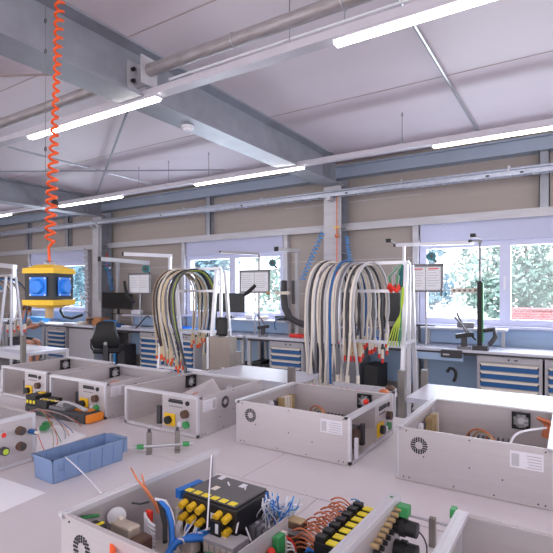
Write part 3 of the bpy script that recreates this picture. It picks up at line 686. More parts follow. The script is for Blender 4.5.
def harness(x, yc, ztop, w, cols, z_near, z_far, lab, grp, conn='cream', tip='red', spread=.02, skew=.06, drift=0., radius=.0105):
    t = thing('cable_harness', lab, 'cable', (x, yc, ztop-w), 0, grp)
    n = len(cols)
    for k, m in enumerate(cols):
        o = (k-(n-1)/2)*spread; h = w*(1+random.uniform(-.03, .05)); dz = random.uniform(-.02, .03)
        pts = []
        zn = z_near-(ztop-w)+random.uniform(-.05, .05); zf = z_far-(ztop-w)+random.uniform(-.05, .05)
        wob = random.uniform(-.03, .03)
        s0 = o-skew*.5
        pts += [Vector((s0*1.3+o+wob+drift, -h*.86, zn)), Vector((s0+o*.6+wob*.6+drift*.7, -h*.95, zn*.72)), Vector((s0+o*.3+drift*.3, -h*1.0, zn*.45)), Vector((s0+drift*.1, -h*1.02, zn*.2))]
        for i in range(15):
            a = PI*i/14; pts.append(Vector((o+skew*(i/14-.5), -h*math.cos(a), w*(1-(1-math.sin(a))**1.15)*1.0+dz*math.sin(a))))
        pts += [Vector((o*1.3+skew*.5, h*.98, zf*.35)), Vector((o*1.6+skew*.5-wob, h*.92, zf*.7)), Vector((o*2+skew*.5-wob, h*.85, zf))]
        MB().tube(pts, radius if m != 'steel' else .007, 8).build('cable', m, t)
        for e in (pts[0], pts[-1]):
            c = MB().cyl(e+Vector((0,0,.01)), e-Vector((0,0,.07)), .014, 10).build('connector', conn, t)
            MB().cyl(e-Vector((0,0,.071)), e-Vector((0,0,.11)), .012, 10).build('tip', tip, c)
    return t
g2 = 'cable harnesses on the middle rack'
cols2 = [['cream','lightgrey','darkgrey'], ['cream','midgrey','cream'], ['cream','darkgrey','lightgrey'], ['cream','drawer','cream'], ['cream','midgrey','steel'], ['cream','darkgrey'], ['cream','lightgrey']]
xs2 = [-1.84, -1.775, -1.71, -1.645, -1.58, -1.51, -1.45]
n2 = ['leftmost pale cable loop on the middle rack', 'second pale cable loop from the left on the middle rack', 'third pale cable loop from the left on the middle rack', 'fourth cable loop from left on the middle rack, with blue lead',
      'fifth cable loop from the left on the middle rack, with a thin wire', 'second cable loop from the right on the middle rack', 'rightmost pale cable loop on the middle rack']
for i in range(7): harness(xs2[i], 3.74, 1.83, .31, cols2[i], (.86, .85, .86, .84, .88, .9, .9)[i], (1.2, 1.12, 1.15, 1.22, 1.18, 1.12, 1.2)[i], n2[i], g2)
g1 = 'cable harnesses on the left rack'
cols1 = [['beige','brown'], ['cream','darkgrey'], ['beige','cream'], ['darkgrey','beige'], ['beige','midgrey'], ['cream','black'], ['darkgrey','midgrey'], ['lime','darkgrey']]
n1 = ['leftmost yellowish cable loop on the left rack', 'second cable loop from the left on the left rack', 'third cable loop from left on the left rack', 'fourth cable loop from the left, left rack, dark and beige',
      'fifth cable loop from the left on the left rack', 'sixth cable loop from left on the left rack, white and black', 'dark cable loop next to the greenish one on the left rack', 'rightmost greenish cable loop on the left rack']
for i in range(8): harness(-3.70+i*.042, 3.76, 1.81, .28, cols1[i], 1.02-.02*i, .95 if i > 4 else 1.1, n1[i], g1, conn='beige' if i < 6 else 'midgrey', tip='orange', drift=.05+.012*i, spread=.02, radius=.009)
g0 = 'cable harnesses on the left-edge rack'
for i in range(4): harness(-7.75+i*.22, 3.74, 1.78, .3, [('midgrey','airblue'),('darkgrey','beige'),('cream','midgrey'),('airblue','darkgrey')][i], 1.0, 1.1, ['cable loop with blue lead farthest left on the left-edge rack', 'dark cable loop on the left-edge rack', 'pale cable loop on the left-edge rack', 'blue cable loop at the right of the left-edge rack'][i], g0)
# short wires hanging from the rack's cross bar
for i, px in enumerate((345, 350, 355, 360)):
    p = at(px, 320, Y=3.95); t = thing('plug_lead', 'short grey lead with red plug hanging inside the middle rack', 'lead', (p.x, 3.95, 1.0), 0, 'red-tipped leads inside the middle rack')
    MB().tube([(0,0,.02), (.01,0,.12), (0,0,.32), (-.02,0,.48), (0,-.02,.6)], .009).build('cable', 'darkgrey', t); MB().cyl((0,0,.02), (0,0,.16), .02, 10).build('sleeve', 'beige', t); MB().cyl((0,0,-.03), (0,0,.02), .018, 10).build('plug', 'red', t)
# red bunch with green wires on the middle rack
rb = thing('red_plugs', 'bunch of red plugs on green wires hanging at the top of the middle rack', 'plugs', tuple(at(395, 288, Y=3.68)))
for i in range(8):
    a = i*.8; q = Vector((.035*math.cos(a)-.01, .03*math.sin(a), .02*math.sin(a*2)))
    MB().ball(q, .021, sc=(1,1,.9)).build('plug', 'red', rb)
    MB().tube([q+Vector((0,0,.02)), Vector((q.x*1.4, q.y, .09)), Vector((.0+.01*i-.03, .02, .16)), Vector((.04, .05, .19))], .004, 6).build('wire', 'green' if i % 2 else 'lightgrey', rb)
gw = thing('green_cable_bundle', 'yellow-green cable bundle hanging beside the right legs of the middle rack', 'cable bundle', tuple(at(398, 300, Y=3.6)))
for i in range(5): MB().tube([(.03+.004*i, 0, .1), (.02+.005*i, 0, -.02), (.025-.003*i, 0, -.12), (.02-.012*i, -.01*i, -.22), (.01-.024*i, 0, -.36)], .005).build('cable', 'lime' if i else 'green', gw)
gs = thing('green_strap', 'dark green strap at the top right of the middle rack', 'strap', tuple(at(401, 275, Y=3.72)))
MB().box(-.02, -.004, -.12, .02, .004, .08).build('band', 'teal', gs)
# brushed metal enclosure hanging on the left rack
be = thing('metal_cabinet', 'brushed brown-grey metal cabinet at the foot of the left rack', 'metal cabinet', tuple(at(221, 370, Y=3.52)), R(4))
MB().box(-.125, -.02, .0, .115, .10, .315, bev=.006).build('body', 'brushed', be); MB().box(-.155, -.02, -.0, -.128, .09, .31).build('side_rail', 'alu', be); MB().box(.02, -.0225, .02, .055, -.0202, .03).build('badge', 'white', be)
MB().box(-.22, .0, -.02, -.165, .05, .13).build('profile_stub', 'aludark', be); MB().box(-.075, .015, .316, .045, .065, .50, bev=.03).build('handle_cap', 'black', be)
MB().box(-.12, -.01, .0-be.location.z, .11, .09, -.001).build('pedestal', 'lightgrey', be)
# profile posts/bars between table and racks
solo('profile_bar', MB().bar(at(334, 384, Y=2.85), at(396, 391, Y=2.85), .02, .03).bar(at(336, 384.5, Y=2.85), Vector((at(336, 384.5, Y=2.85).x, 2.85, 0)), .02, .02).bar(at(394, 391, Y=2.85), Vector((at(394, 391, Y=2.85).x, 2.85, 0)), .02, .02), 'alu', 'low aluminium bar frame behind the middle enclosure', 'bar')

hose(coil(at(86, 248, Y=6.9), at(87, 304, Y=6.9), .05, .01, 12), .012, 'lightgrey', 'coiled_air_hose', 'pale coiled hose hanging at the right edge of the far left window', 'hose')
# ================================================================== WORK TABLES
TZt = .92
def table(y0, y1, seams, lab):
    x0, x1 = seams[0], seams[-1]
    t = thing('work_table', lab, 'table', ((x0+x1)/2, (y0+y1)/2, 0)); cx, cy = (x0+x1)/2, (y0+y1)/2
    for a, b in zip(seams, seams[1:]):
        MB().box(a-cx+.0012, y0-cy, TZt-.028, b-cx-.0012, y1-cy, TZt, bev=.0012).build('tabletop', 'tabletop', t)
    for y in (y0-cy+.04, y1-cy-.04): MB().box(x0-cx, y-.02, TZt-.075, x1-cx, y+.02, TZt-.029).build('frame_rail', 'alu', t)
    for x in seams[::1]:
        x = min(max(x, x0+.03), x1-.03)
        for y in (y0+.04, y1-.04): MB().box(x-cx-.022, y-cy-.022, 0, x-cx+.022, y-cy+.022, TZt-.076).build('leg', 'alu', t)
table(.42, 1.382, [-4.2, -2.9, -1.9, -.72, .45, 1.5], 'pale work table nearest the camera, holding the wired enclosure')
table(1.386, 2.5, [-4.2, -3.1, -2.05, -1.035, .2, 1.5], 'pale work table behind the front one, holding a row of metal enclosures')
# ================================================================== ENCLOSURES
def ring_holes(mb, cx, cz, r, X, outward, pitch=.0055):
    # perforation dots of a round fan guard lying in the plane x = X
    for rr, n in ((r, 20), (r*.8, 16), (r*.6, 12)):
        for k in range(n):
            a = 2*PI*k/n; y = cx+rr*math.cos(a); z = cz+rr*math.sin(a)
            mb.tube([(X, y, z), (X+outward*.0008, y, z)], rr*.8*PI/n, 6)
def fan(parent, x, y, z, side, s=.068):
    f = MB(); h = s/2
    for a in range(4):
        T = Matrix.Translation((x, y, z)) @ Matrix.Rotation(PI/2*a, 4, 'X')
        f.box(0, -h, h-.006, side*.02, h, h, T); f.box(0, h-.016, h-.016, side*.02, h-.001, h-.001, T)
    fr = f.build('fan', 'black', parent)
    MB().cyl((x+side*.004, y, z), (x+side*.018, y, z), s*.2, 16).build('fan_hub', 'alu', fr)
    bl = MB()
    for k in range(7):
        a = 2*PI*k/7; d = Vector((0, math.cos(a), math.sin(a))); d2 = Vector((0, math.cos(a+.55), math.sin(a+.55))); o = Vector((x+side*.01, y, z))
        bl.add([o+d*s*.2, o+d*s*.45, o+d2*s*.45+Vector((side*.006,0,0)), o+d2*s*.2+Vector((side*.006,0,0)), o+d*s*.2+Vector((.001,0,0)), o+d*s*.45+Vector((.001,0,0)), o+d2*s*.45+Vector((side*.006+.001,0,0)), o+d2*s*.2+Vector((side*.006+.001,0,0))],
               [(0,1,2,3),(4,7,6,5),(0,4,5,1),(1,5,6,2),(2,6,7,3),(3,7,4,0)])
    bl.build('fan_blades', 'lightgrey', fr)
    return fr
def enclosure(loc, rz, lab, W=.50, D=.50, H=.19, skip=(), seed=0, inner='std', red_plug=False, front='std', rails=True):
    rnd = random.Random(seed)
    t = thing('enclosure', lab, 'metal enclosure', loc, R(rz), 'open metal enclosures on the tables')
    th = .002
    MB().box(0, 0, 0.001, W, D, .004).build('base_plate', 'sheet_in', t)
    # side panels at x=0 and x=W
    for sx, key in ((0, 'left'), (1, 'right')):
        if key in skip: continue
        x0 = 0 if sx == 0 else W-th
        sp = MB().box(x0, .012, .004, x0+th, D-.012, H-.001).box(x0 + (th if sx == 0 else -.012), .012, H-.006, x0 + (.014 if sx == 0 else 0), D-.012, H-.003).build('side_panel', 'sheet', t)
        X = -.0002 if sx == 0 else W+.0002; out = -1 if sx == 0 else 1
        gy, gz = (D-.085, H-.058) if sx == 0 else (.20, H-.058)
        gr = MB(); ring_holes(gr, gy, gz, .027, X, out); gr.build('fan_grille', 'black', sp)
        lb = MB().box(X, .035, H-.075, X+out*.0006, .13, H-.022).build('rating_label', 'stickerbase', sp)
        pr = MB()
        for i in range(5): pr.box(X+out*.0006, .04, H-.034-i*.009, X+out*.0011, .095-rnd.uniform(0, .02), H-.031-i*.009)
        pr.box(X+out*.0006, .103, H-.07, X+out*.0011, .125, H-.03); pr.build('print', 'lightgrey', sp)
        for (yy, zz) in ((.03, .012), (.05, .012), (D*.35, .012), (D*.6, .012), (D-.05, .012), (D-.03, .012), (.03, H-.012), (D*.5, H-.012), (D-.04, H-.012), (D*.5, H*.45), (D*.8, H*.5), (D*.3, H*.35)):
            MB().tube([(X-out*.0005, yy, zz), (X+out*.001, yy, zz)], .0028, 8).build('screw', 'darkgrey', sp)
        if inner != 'none':
            fy = D-.05 if sx == 0 else .14
            fan(t, x0+(th+.001 if sx == 0 else -.001), fy, H-.05, 1 if sx == 0 else -1)
    # front (control) face
    if 'front' not in skip:
        f = MB()
        f.box(.0, 0, .004, .014, .012, H-.012).box(W-.012, 0, .004, W, .012, H-.012)
        f.box(0, 0, .004, W, .012, .016)
        f.build('front_frame', 'alu', t)
        pl0 = .27 if front == 'std' else .03
        cp = MB().box(pl0, .002, .016, W-.012, .005, H-.012).build('control_panel', 'sheet', t)
        x = pl0
        if front in ('std',):
            # terminal row
            b = MB().box(x+.045, -.003, H-.042, x+.135, .002, H-.032).build('terminal_strip', 'black', cp)
            for i in range(8): MB().box(x+.048+i*.011, -.004, H-.030, x+.054+i*.011, .002, H-.025).build('pin', 'darkgrey', cp)
            for i in range(8): MB().box(x+.048+i*.011, 0, H-.062, x+.052+i*.011, .0021, H-.058).build('pin', 'darkgrey', cp)
            MB().cyl((x+.165, -.004, H-.036), (x+.165, .002, H-.036), .011, 16).build('round_socket', 'black', cp)
            MB().cyl((x+.155, -.02, H-.085), (x+.155, .002, H-.085), .019, 16).build('round_connector', 'brown', cp)
            MB().box(x+.135, -.012, H-.1, x+.16, .002, H-.08).build('socket_flange', 'darkgrey', cp)
            sw = MB().box(x+.018, -.006, .035, x+.088, .002, .095, bev=.003).build('main_switch', 'yellow', t)
            MB().cyl((x+.052, -.022, .065), (x+.052, -.006, .065), .019, 18).build('switch_knob', 'black', sw)
            MB().cyl((x+.16, -.012, .055), (x+.16, .002, .055), .017, 16).build('round_button', 'green' if not red_plug else 'red', cp)
            MB().cyl((x+.122, -.01, .053), (x+.122, .002, .053), .012, 16).build('round_button', 'white', cp)
        # window side: light polycarbonate inner lining
        if front == 'std': MB().box(.20, .03, .02, .225, .045, .11).build('inner_breaker', 'darkgrey', t)
    # back
    if 'back' not in skip: MB().box(.012, D-.004, .004, W-.012, D-.002, H-.012).build('back_panel', 'sheet', t)
    # top rails along x at front and back
    if rails:
        for y in (0, D-.026): 
            MB().box(0, y, H-.012, W, y+.026, H-.0).box(0, y+.004, H, W, y+.008, H+.0012).box(0, y+.018, H, W, y+.022, H+.0012).build('top_rail', 'alu', t)
    for x, y in ((.004, D-.014), (W-.014, D-.014)): MB().box(x, y, .004, x+.01, y+.01, H-.012).build('corner_post', 'alu', t)
    if inner == 'std':
        # heat sink, component board, terminals, capacitors, wire loop
        hs = MB(); hx, hy = W*.62, D*.34
        hs.box(hx, hy, .005, hx+.09, hy+.16, .03)
        for k in range(9): hs.box(hx, hy+.002+k*.0185, .03, hx+.09, hy+.007+k*.0185, .085)
        hs.build('heat_sink', 'darkgrey', t)
        MB().box(.05, D*.55, .005, .22, D*.9, .012).build('circuit_board', 'tan', t)
        for k in range(6): MB().cyl((.07+k*.026, D*.62, .012), (.07+k*.026, D*.62, .05+.01*rnd.random()), .009, 12).build('capacitor', rnd.choice(('cream', 'tan', 'aludark')), t)
        for k in range(7): MB().box(.055+k*.022, D*.74, .012, .073+k*.022, D*.83, .05+.012*rnd.random()).build('relay', rnd.choice(('beige', 'brown', 'tan', 'darkgrey')), t)
        for k in range(5): MB().box(W-.03-.026*(k+1), D-.04, .03, W-.03-.026*k-.006, D-.012, .135).build('terminal_block', rnd.choice(('beige', 'cream', 'tan')), t)
        MB().cyl((W*.55, D-.02, H-.075), (W*.55, D-.006, H-.075), .018).build('round_socket', 'white', t)
        MB().cyl((W*.63, D-.02, H-.08), (W*.63, D-.006, H-.08), .017).build('round_socket', 'darkgrey', t)
        for k in range(4):
            a = Vector((W*.3+.02*k, D*.35, .02)); b = Vector((W*.7, D*(.5+.05*k), .05))
            MB().tube(bez(a, a+Vector((.03,0,.10+.02*k)), b+Vector((-.05,0,.12)), b), .004, 6).build('wire', ('copper','white','tan','copper')[k], t)
    return t
def rot_origin(x, y, z, rz): return (x, y, z)
Z = TZt+.001
E_ = enclosure((-3.19, 1.655, Z), 0, 'open metal enclosure at the far left of the back row', seed=1)
D_ = enclosure((-2.60, 1.622, Z), 0, 'open metal enclosure behind the black and orange control module', seed=2)
A_ = enclosure((-1.97, 1.640, Z), 0, 'open metal enclosure with yellow main switch on its front, left of centre', seed=3, D=.53)
B_ = enclosure((-.742, 1.700, Z), 90, D=.56, lab='open metal enclosure in the centre, blank side with fan guard facing the camera', seed=4)
C_ = enclosure((-.055, 1.690, Z), 90.5, 'large open metal enclosure at the right, in front of the white cart', seed=5, W=.53, D=.505)
G_ = enclosure((.30, .60, Z), 90, 'open metal enclosure cut off at the lower right corner', seed=6, inner='none', front='blank', W=.51, D=.53)
F_ = enclosure((-.372, .612, Z), 88.5, lab='wired metal enclosure in the foreground, full of blue and white wires', seed=7, inner='none', front='blank', skip=('right',), W=.51, D=.60)
H_ = enclosure((-1.835, .60, Z), 90, 'open metal enclosure at the left edge with round black sockets', seed=8, inner='none', front='blank', W=.485, D=.5)
# lid inside A
MB().add([(.13,.20,.10), (.33,.12,.10), (.42,.30,.12), (.25,.40,.19), (.13,.20,.102), (.33,.12,.102), (.42,.30,.122), (.25,.40,.192)], [(3,2,1,0),(4,5,6,7),(0,1,5,4),(1,2,6,5),(2,3,7,6),(3,0,4,7)]).build('inner_cover', 'sheet', A_)
MB().add([(.02,.20,.09), (.45,.10,.11), (.45,.45,.13), (.05,.47,.12), (.02,.20,.092), (.45,.10,.112), (.45,.45,.132), (.05,.47,.122)], [(3,2,1,0),(4,5,6,7),(0,1,5,4),(1,2,6,5),(2,3,7,6),(3,0,4,7)]).build('inner_cover', 'sheet', D_)
# copper parts and white lead in C, parts in B
def L(o, p): return Matrix.Rotation(-o.rotation_euler.z, 4, 'Z') @ (Vector(p) - o.location)
MB().tube(bez(L(C_, at(510, 447, Z=1.07)), L(C_, at(512, 430, Z=1.10)), L(C_, at(524, 431, Z=1.12)), L(C_, at(546, 428, Z=1.10))), .004, 8).build('wire', 'white', C_)
for i in range(6):
    p = L(C_, at(543+i*2.2, 424+i*.8, Z=1.08)); MB().tube([p+Vector((0,0,-.05)), p+Vector((.0,-.01,0)), p+Vector((.012,.02,.02))], .007, 8).build('winding', 'copper', C_)
for i in range(4):
    p = L(B_, at(372+i*6, 400-i*4, Z=1.05)); MB().ball(p, .022, sc=(1,1.3,.8)).build('winding', 'brown' if i % 2 else 'copper', B_)
pb = L(B_, at(366, 402, Z=1.08)); MB().ball(pb, .014).build('cap', 'red', B_)
MB().box(.06, .05, .02, .22, .12, .10).build('transformer', 'black', B_); MB().cyl((.16,.04,.06), (.16,.12,.06), .04).build('coil', 'brown', B_)
MB().box(.035, .0, .02, .05, -.012, .10).build('bracket', 'white', B_); MB().box(.04, .03, .05, .065, .05, .07).build('terminal', 'orange', B_)
# ------------------------------------------------------------------ H: control panel face (local -y faces +X in the world)
def roundsock(o, x, z, r, m, mi='aludark', dep=.02, name='round_socket'):
    b = MB().tube([(x, .003, z), (x, -dep, z)], [r, r*.94], 20).build(name, m, o)
    MB().cyl((x, -dep-.0012, z), (x, -dep, z), r*.66, 18).build('face', mi, b)
    return b
def HL(px, py): v = at(px, py, X=-1.835); return v.y-.60, v.z-Z
for px, py, r, m, mi in ((19.5, 430.5, .017, 'brown', 'darkgrey'), (20, 446, .017, 'brown', 'darkgrey'), (3, 451, .016, 'darkgrey', 'lime'), (1, 434.5, .014, 'lightgrey', 'red')):
    x, z = HL(px, py); roundsock(H_, x, z, r, m, mi)
x, z = HL(31, 431); b = MB().tube([(x-.004, -.001, z), (x, -.03, z)], .010, 12).build('blue_plug', 'drawer', H_); MB().cyl((x, -.031, z), (x+.004, -.045, z), .006).build('pin', 'cream', b)
# wires bursting out behind H
gp = thing('green_connector', 'green plastic connector lying behind the left-edge enclosure', 'connector', tuple(at(46, 426, Z=.945)), R(-50))
MB().box(-.045, -.018, -.012, .045, .018, .012, bev=.006).build('housing', 'green', gp); MB().box(-.02, -.012, .012, .02, .012, .02).build('latch', 'green', gp)
for i in range(9):
    a = at(22+i*1.5, 416-i*.5, Z=1.0); b = at(44+(i*37 % 41), 450-(i*23 % 26), Z=.925)
    solo('loose_wire', MB().tube(bez(a, a+Vector((.03, .02, .07)), b+Vector((-.03+.012*(i % 4), .02*(i % 3), .02+.015*(i % 3))), b, 10), .0016, 6), ('red','copper','lightgrey','drawer','copper','midgrey','green','red','tan')[i], 'thin coloured wire trailing onto the drawing behind the left-edge enclosure', 'wire', 'loose wires behind the left-edge enclosure')
# papers
def sheet(pts, lab, z=TZt+.0005):
    ps = [at(x, y, Z=z) for x, y in pts]; m = MB(); n = len(ps)
    m.add([(p.x, p.y, z) for p in ps]+[(p.x, p.y, z+.0012) for p in ps], [list(range(n))[::-1], list(range(n, 2*n))]+[(i, (i+1)%n, n+(i+1)%n, n+i) for i in range(n)])
    return solo('paper_sheet', m, 'paper', lab, 'paper')
sheet(((38, 428), (59.5, 425), (87, 436), (36, 457)), 'white drawing sheet lying between left-edge enclosure and blue bin')
sheet(((-30, 470), (0, 477.5), (46, 493), (0, 513), (-50, 530)), 'white sheet of paper at the lower left edge of the front table')
# ------------------------------------------------------------------ blue bin
def bluebin(x0, y0, x1, y1, h):
    t = thing('storage_bin', 'long light blue plastic storage bin on the front table', 'bin', ((x0+x1)/2, (y0+y1)/2, TZt+.001), R(-2))
    a, b = (x1-x0)/2, (y1-y0)/2; tb = .010
    def wall(pts_bot, pts_top, th):
        pass
    m = MB()
    def quadwall(p, q, n):   # tapered wall between bottom line and top line
        n = Vector(n)*.003
        pb, qb = Vector(p[0]), Vector(q[0]); pt, qt = Vector(p[1]), Vector(q[1])
        m.add([pb, qb, qt, pt, pb+n, qb+n, qt+n, pt+n], [(0,1,2,3),(7,6,5,4),(0,4,5,1),(1,5,6,2),(2,6,7,3),(3,7,4,0)])
    c = [(-a+tb, -b+tb), (a-tb, -b+tb), (a-tb, b-tb), (-a+tb, b-tb)]; ct = [(-a+.004, -b+.004), (a-.004, -b+.004), (a-.004, b-.004), (-a+.004, b-.004)]
    nn = [(0,1,0), (-1,0,0), (0,-1,0), (1,0,0)]
    for i in range(4):
        k = (i+1) % 4; quadwall(((*c[i], 0), (*ct[i], h)), ((*c[k], 0), (*ct[k], h)), nn[i])
    m.box(-a+tb, -b+tb, 0, a-tb, b-tb, .003); m.build('shell', 'bin', t)
    r = MB(); r.box(-a, -b, h-.008, a, -b+.008, h); r.box(-a, b-.008, h-.008, a, b, h); r.box(-a, -b, h-.008, -a+.008, b, h); r.box(a-.008, -b, h-.008, a, b, h); r.build('rim', 'bin', t)
    for k in range(1, 6):
        y = -b+k*2*b/6; MB().add([(a-tb, y-.002, .003), (a-tb+.006, y-.002, .003), (a+.0, y-.002, h-.008), (a-.006, y-.002, h-.008), (a-tb, y+.002, .003), (a-tb+.006, y+.002, .003), (a+.0, y+.002, h-.008), (a-.006, y+.002, h-.008)],
            [(0,1,2,3),(7,6,5,4),(0,4,5,1),(1,5,6,2),(2,6,7,3),(3,7,4,0)]).build('rib', 'bin', t)
        MB().box(-a+.006, y-.0015, .004, -a+.012, y+.0015, h-.01).build('rib', 'bin', t)
    MB().box(-a+.015, b-.0, h*.3, a-.015, b+.02, h-.001).build('grip', 'bin', t)
    e = MB(); X = a-.0045
    e.tube([(X, -b+.035+.010*math.cos(w), h*.62+.010*math.sin(w)) for w in [k*PI/8 for k in range(17)]], .0012, 5); e.build('emblem', 'bin', t)
bluebin(-1.675, .975, -1.54, 1.285, .086)
# ------------------------------------------------------------------ black / orange control module
cm = thing('control_module', 'black and orange control module with yellow markings on the back table', 'control module', (-2.36, 1.545, TZt+.001), R(5))
MB().box(-.235, -.055, 0, .235, .055, .045, bev=.003).build('base', 'darkgrey', cm)
MB().box(-.235, -.05, .045, -.06, .05, .085, bev=.003).build('block', 'black', cm)
MB().box(-.235, -.053, .085, -.15, .05, .105, bev=.003).build('block', 'black', cm)
MB().box(-.05, -.045, .045, .08, .05, .062, bev=.003).build('terminal_cover', 'midgrey', cm)
MB().box(.236, -.05, .003, .26, .05, .043, bev=.003).build('end_clip', 'orangemod', cm)
MB().box(.10, .0, .045, .2, .045, .052).build('orange_cover', 'orangemod', cm)
MB().box(-.20, -.0, .105, -.17, .03, .112).build('marker', 'yellow', cm)
for k in range(3): MB().box(-.225+k*.028, -.0545, .06, -.208+k*.028, -.053, .078).build('marker', 'brightyellow', cm)
for k in range(5): MB().box(-.13+k*.03, -.04, .1045 if k < 0 else .0855, -.115+k*.03, -.02, .090).build('marker', 'brightyellow' if k % 2 else 'beige', cm)
for k in range(3): MB().tube(bez((.0+.02*k,-.03,.06), (.03,-.04,.11), (.12,-.04,.10), (.2,-.02+.01*k,.055)), .006, 8).build('grey_lead', 'lightgrey', cm)
for k in range(9): MB().box(-.21+k*.048, -.0565, .012, -.2+k*.048, -.055, .035).build('slot', 'black', cm)
ys = thing('yellow_switch', 'yellow rotary switch standing left of the control module', 'switch', tuple(Vector((at(31.5, 403, Z=.95).x, at(31.5, 403, Z=.95).y, TZt+.001))), 0)
MB().box(-.03, 0, .0, .03, .01, .075, bev=.003).build('plate', 'yellow', ys); MB().cyl((0,-.018,.04), (0,0,.04), .017).build('knob', 'black', ys); MB().box(-.022, .01, .0, .022, .05, .06).build('body', 'black', ys)
# ------------------------------------------------------------------ pipe clamp tool on the table
ctl = thing('clamping_tool', 'steel tube with green ends held by two upright clamps on the table', 'tool', (-1.48, 1.435, TZt+.001), R(44.5))
MB().cyl((-.115,0,.026), (.115,0,.026), .0075, 12).build('tube', 'steel', ctl)
for s in (-1, 1):
    MB().cyl((s*.080,0,.026), (s*.108,0,.026), .0105, 14).build('green_ring', 'green', ctl)
    MB().cyl((s*.108,0,.026), (s*.122,0,.026), .0085, 14).build('end', 'lightgrey', ctl)
    MB().bar((s*.058,0,.003), (s*.058,0,.085), .010, .022, up=(1,0,0)).build('clamp_bar', 'aludark', ctl)
    MB().box(s*.058-.011, -.03, 0, s*.058+.011, .03, .006).build('clamp_foot', 'aludark', ctl)
    MB().cyl((s*.058,0,.085), (s*.058,0,.098), .007, 10).build('clamp_screw', 'darkgrey', ctl)
solo('cable_tie', MB().tube([at(65, 457, Z=1.006), at(70, 461, Z=1.0), at(82, 472, Z=.99), at(92, 482, Z=1.0), at(101, 493, Z=1.113)], .002, 6), 'white', 'white cable tie reaching from the blue bin to the foreground enclosure', 'cable tie')
# ------------------------------------------------------------------ F: contents of the foreground enclosure
def FL(px, py, z): return L(F_, at(px, py, Z=z))
def FW(p): return Matrix.Translation(F_.location) @ Matrix.Rotation(F_.rotation_euler.z, 4, 'Z') @ Vector(p)
# positions below are in the enclosure's own frame: x runs away from the camera side, y towards its back rail
bt = (.005)
def fbox(name, x0, y0, z0, x1, y1, z1, m, parent=F_, bev=.002): return MB().box(x0, y0, z0, x1, y1, z1, bev=bev).build(name, m, parent)
def around(px, py, z):  # centre point
    p = FL(px, py, z); return p
p = around(94, 520, 1.07); k = fbox('small_relay', p.x-.03, p.y-.02, .04, p.x+.02, p.y+.02, p.z-.012, 'darkgrey'); fbox('relay_cover', p.x-.03, p.y-.014, p.z-.012, p.x+.02, p.y-.004, p.z-.008, 'brightyellow', k); MB().tube([(p.x+.02,p.y+.01,p.z), (p.x-.02,p.y+.015,p.z+.01), (p.x-.04,p.y-.005,p.z)], .004).build('lead', 'green', k)
p = around(124, 523, 1.06)
v = fbox('valve_block', p.x-.016, p.y-.036, .06, p.x+.018, p.y+.03, p.z, 'metalcream', bev=.004); fbox('valve_body', p.x-.024, p.y-.03, .02, p.x+.026, p.y+.02, p.z-.03, 'aludark', v); fbox('valve_side', p.x-.025, p.y-.075, .04, p.x+.022, p.y-.041, p.z-.015, 'brown', v, .006)
MB().cyl((p.x+.018, p.y+.05, p.z-.005), (p.x+.02, p.y+.053, p.z-.005), .022, 24).build('round_tag', 'paper', F_)
MB().bar((p.x+.01,p.y+.05,p.z-.03), (p.x+.01,p.y+.02,p.z+.002), .012, .012).build('valve_lever', 'cream', v)
fbox('valve_plug', p.x-.06, p.y-.085, .03, p.x-.03, p.y-.03, p.z-.03, 'lightgrey', v); fbox('blue_plug', p.x-.065, p.y-.05, p.z-.06, p.x-.04, p.y-.01, p.z-.04, 'blue', v)
MB().tube([FL(112, 536, 1.09), FL(112.5, 545, 1.09), FL(113, 565, 1.08)], .006).build('orange_lead', 'orange', F_)
# comb of white wires: a wire duct
x0 = FL(149, 515, 1.06)
dk = fbox('wire_duct', x0.x+.0, x0.y-.004, .01, x0.x+.01, x0.y+.014, x0.z+.008, 'red')
for i in range(11):
    z = x0.z-.004-i*.0095
    MB().tube([(x0.x-.002, x0.y+.012, z+.006), (x0.x-.010, x0.y+.0, z+.003), (x0.x-.012, x0.y-.018, z-.006), (x0.x-.008, x0.y-.030, z-.012)], .0036, 6).build('white_wire', 'white', F_)
MB().tube([FL(160, 502, 1.09), FL(167, 509, 1.08), FL(171, 522, 1.05), FL(172, 540, 1.02), FL(170, 556, 1.0)], .007).build('blue_conduit', 'blue', F_)
MB().tube([FL(156, 503, 1.09), FL(162, 511, 1.08), FL(165, 524, 1.05), FL(165, 542, 1.03)], .006).build('dark_conduit', 'black', F_)
MB().tube([FL(155, 499, 1.10), FL(165, 501, 1.09), FL(172, 513, 1.06), FL(174, 526, 1.04)], .004).build('white_conduit', 'white', F_)
MB().tube([FL(131, 468, 1.22), FL(137, 479, 1.19), FL(145, 489, 1.17), FL(155, 503, 1.12), FL(158, 512, 1.09)], [.0015,.0022,.003,.004,.004]).build('strip_lead', 'copper', F_)
MB().tube([FL(142, 474, 1.20), FL(144, 484, 1.18), FL(150, 494, 1.14)], .0018).build('strip_lead', 'copper', F_)
MB().tube([FL(132, 503, 1.08), FL(140, 504, 1.08), FL(149, 502, 1.09)], .0025).build('clip', 'darkgrey', F_)
# square flange socket on the back panel
D0 = .60
pf = L(F_, at(181, 514, X=-.96)); 
fl = MB().box(pf.x-.03, D0-.010, pf.z-.03, pf.x+.03, D0-.0045, pf.z+.03, bev=.003).build('flange_socket', 'cream', F_)
MB().cyl((pf.x, D0-.018, pf.z), (pf.x, D0-.0105, pf.z), .019).build('socket_ring', 'aludark', fl); MB().cyl((pf.x, D0-.0195, pf.z), (pf.x, D0-.0185, pf.z), .010).build('socket_hole', 'black', fl)
# blue duct
a = FL(178, 494, 1.07); b = FL(201, 484, 1.07); MB().bar(a, b, .02, .022).build('blue_duct', 'blue', F_)
